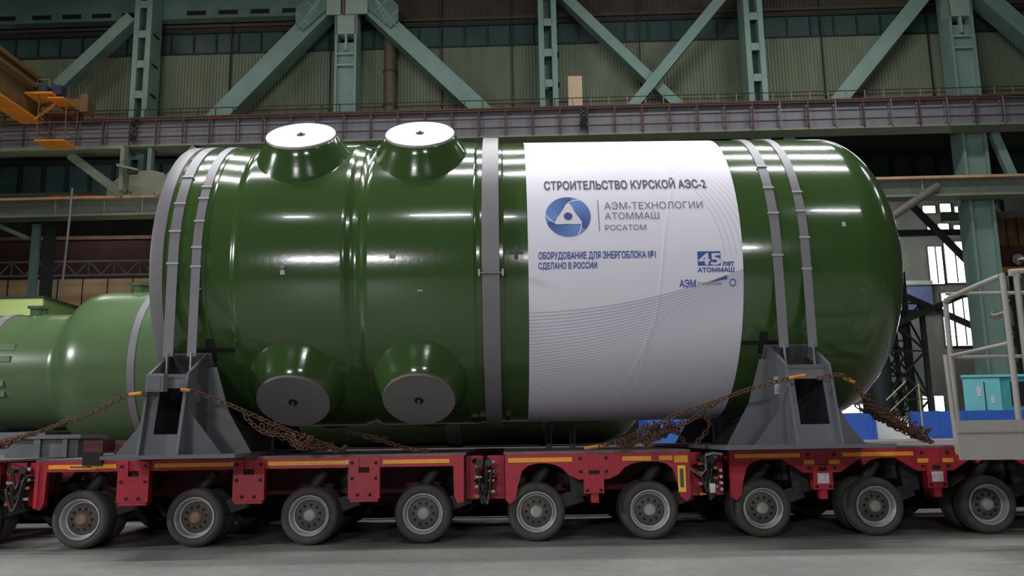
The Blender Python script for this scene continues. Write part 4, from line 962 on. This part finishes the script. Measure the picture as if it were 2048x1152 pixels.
chain('rusty chain running from beneath the lower nozzles down to the deck edge', [[(-2.3, 12.4, 1.46), (-1.9, 12.0, 1.41), (-1.6, 11.8, 1.31), (-1.25, 11.65, 1.215), (-1.0, 11.6, 1.20)]], [((-1.8, 11.95, 1.37), 0.25, 0.05, 2, 13, -0.3, 0.05)])
chain('rusty chain from the right saddle down towards the middle trailer section', [[(3.55, 10.55, 2.03), (3.1, 10.7, 1.92), (2.6, 10.85, 1.75), (2.2, 11.0, 1.62), (1.9, 11.15, 1.47), (1.5, 11.3, 1.3), (1.1, 11.38, 1.20)], [(2.7, 10.85, 1.78), (2.45, 10.95, 1.6), (2.2, 11.1, 1.42), (2.35, 11.3, 1.23)], [(2.5, 11.0, 1.7), (2.6, 11.1, 1.45), (2.42, 11.25, 1.22)],
      [(1.95, 11.2, 1.46), (1.75, 11.25, 1.3), (1.55, 11.3, 1.22)]], [((1.95, 11.2, 1.40), 0.5, 0.22, 12, 8, 0.3, 0.12), ((1.65, 11.3, 1.27), 0.4, 0.12, 6, 9, 0.1, 0.1)], [((3.48, 10.5, 2.02), (3.68, 10.52, 2.05)), ((1.02, 11.4, 1.2), (1.3, 11.36, 1.24))])
chain('rusty chain and bundle beside the right saddle beneath the dome', [[(3.9, 10.72, 2.02), (4.1, 10.6, 2.06), (4.3, 10.7, 2.0), (4.6, 11.0, 1.78), (5.0, 11.3, 1.45), (5.6, 11.45, 1.2)], [(4.62, 11.0, 1.82), (4.9, 11.2, 1.6), (5.3, 11.35, 1.38), (5.65, 11.46, 1.2)], [(4.6, 11.02, 1.7), (5.0, 11.2, 1.5), (5.4, 11.4, 1.3), (5.68, 11.46, 1.2)]],
      [((5.05, 11.3, 1.5), 0.75, 0.16, 22, 11, -0.5, 0.12)], [((4.22, 10.66, 2.02), (4.36, 10.72, 1.97))])

# ------------------------------------------------------------------ access platform at right
t = thing('access_platform', (6.3, 9.9, 0), 'grey railed access platform beside the trailer at the right edge', 'platform')
YA, YB, XS = 10.4, 9.2, 5.47
fr = [(XS-0.03, YA, 1.12), (XS-0.03, YA, 2.80), (XS-0.03, YA-0.03, 2.90), (XS-0.03, YA-0.1, 2.95), (XS, YB+0.12, 3.02), (XS, YB+0.04, 2.99), (XS, YB, 2.90), (XS, YB, 1.05)]
MB().tube(smooth_path(fr, 0.05), 0.032, 10).build('side_frame', platm, t, smooth=60)
MB().tube([(XS-0.03, YA, 2.25), (XS, YB, 2.28)], 0.024, 8).build('mid_rail', platm, t, smooth=60)
for z in (3.03, 2.24): MB().tube([(XS+0.02, YA+0.06, z), (XS+3.0, YA+0.06, z)], 0.022, 8).build('far_rail', platm, t, smooth=60)
fr = [(XS+0.14, YB-0.02, 1.05), (XS+0.14, YB-0.02, 2.92), (XS+0.17, YB-0.02, 3.02), (XS+0.26, YB-0.02, 3.07), (XS+3, YB-0.02, 3.12)]
MB().tube(smooth_path(fr, 0.05), 0.032, 10).build('gate_frame', platm, t, smooth=60)
MB().tube([(5.30, YA-0.2, 1.1), (5.27, YA-0.2, 2.25)], 0.03, 8).build('rear_post', platm, t, smooth=60)
MB().prism([(4.79, 1.05), (8.3, 1.03), (8.3, 1.47), (4.77, 1.46)], lambda a, c, k: (a, k, c), YB-0.03, YB).build('toe_panel', platm, t)
MB().box(4.78, 8.3, YB-0.04, YB-0.03, 1.32, 1.335).build('panel_seam', rgray, t)
MB().box(5.5, 8.3, YB, YA+0.1, 1.04, 1.09).build('floor_plate', platm, t)
for y in (YB+0.1, YA): MB().box(7.4, 7.5, y, y+0.1, 0, 1.05).build('leg', platm, t)
MB().lathe([(0, 0.02), (0.03, 0.055), (0.06, 0.06), (0.06, 0.001)], (5.52, 9.55, 2.63), (0.1, -1, -0.1), (1, 0, 0), 20).build('lamp_dish', chrome, t, smooth=40)
MB().tube([(5.52, 9.55, 2.63), (5.49, 9.25, 2.63)], 0.012, 6).build('lamp_stem', platm, t)
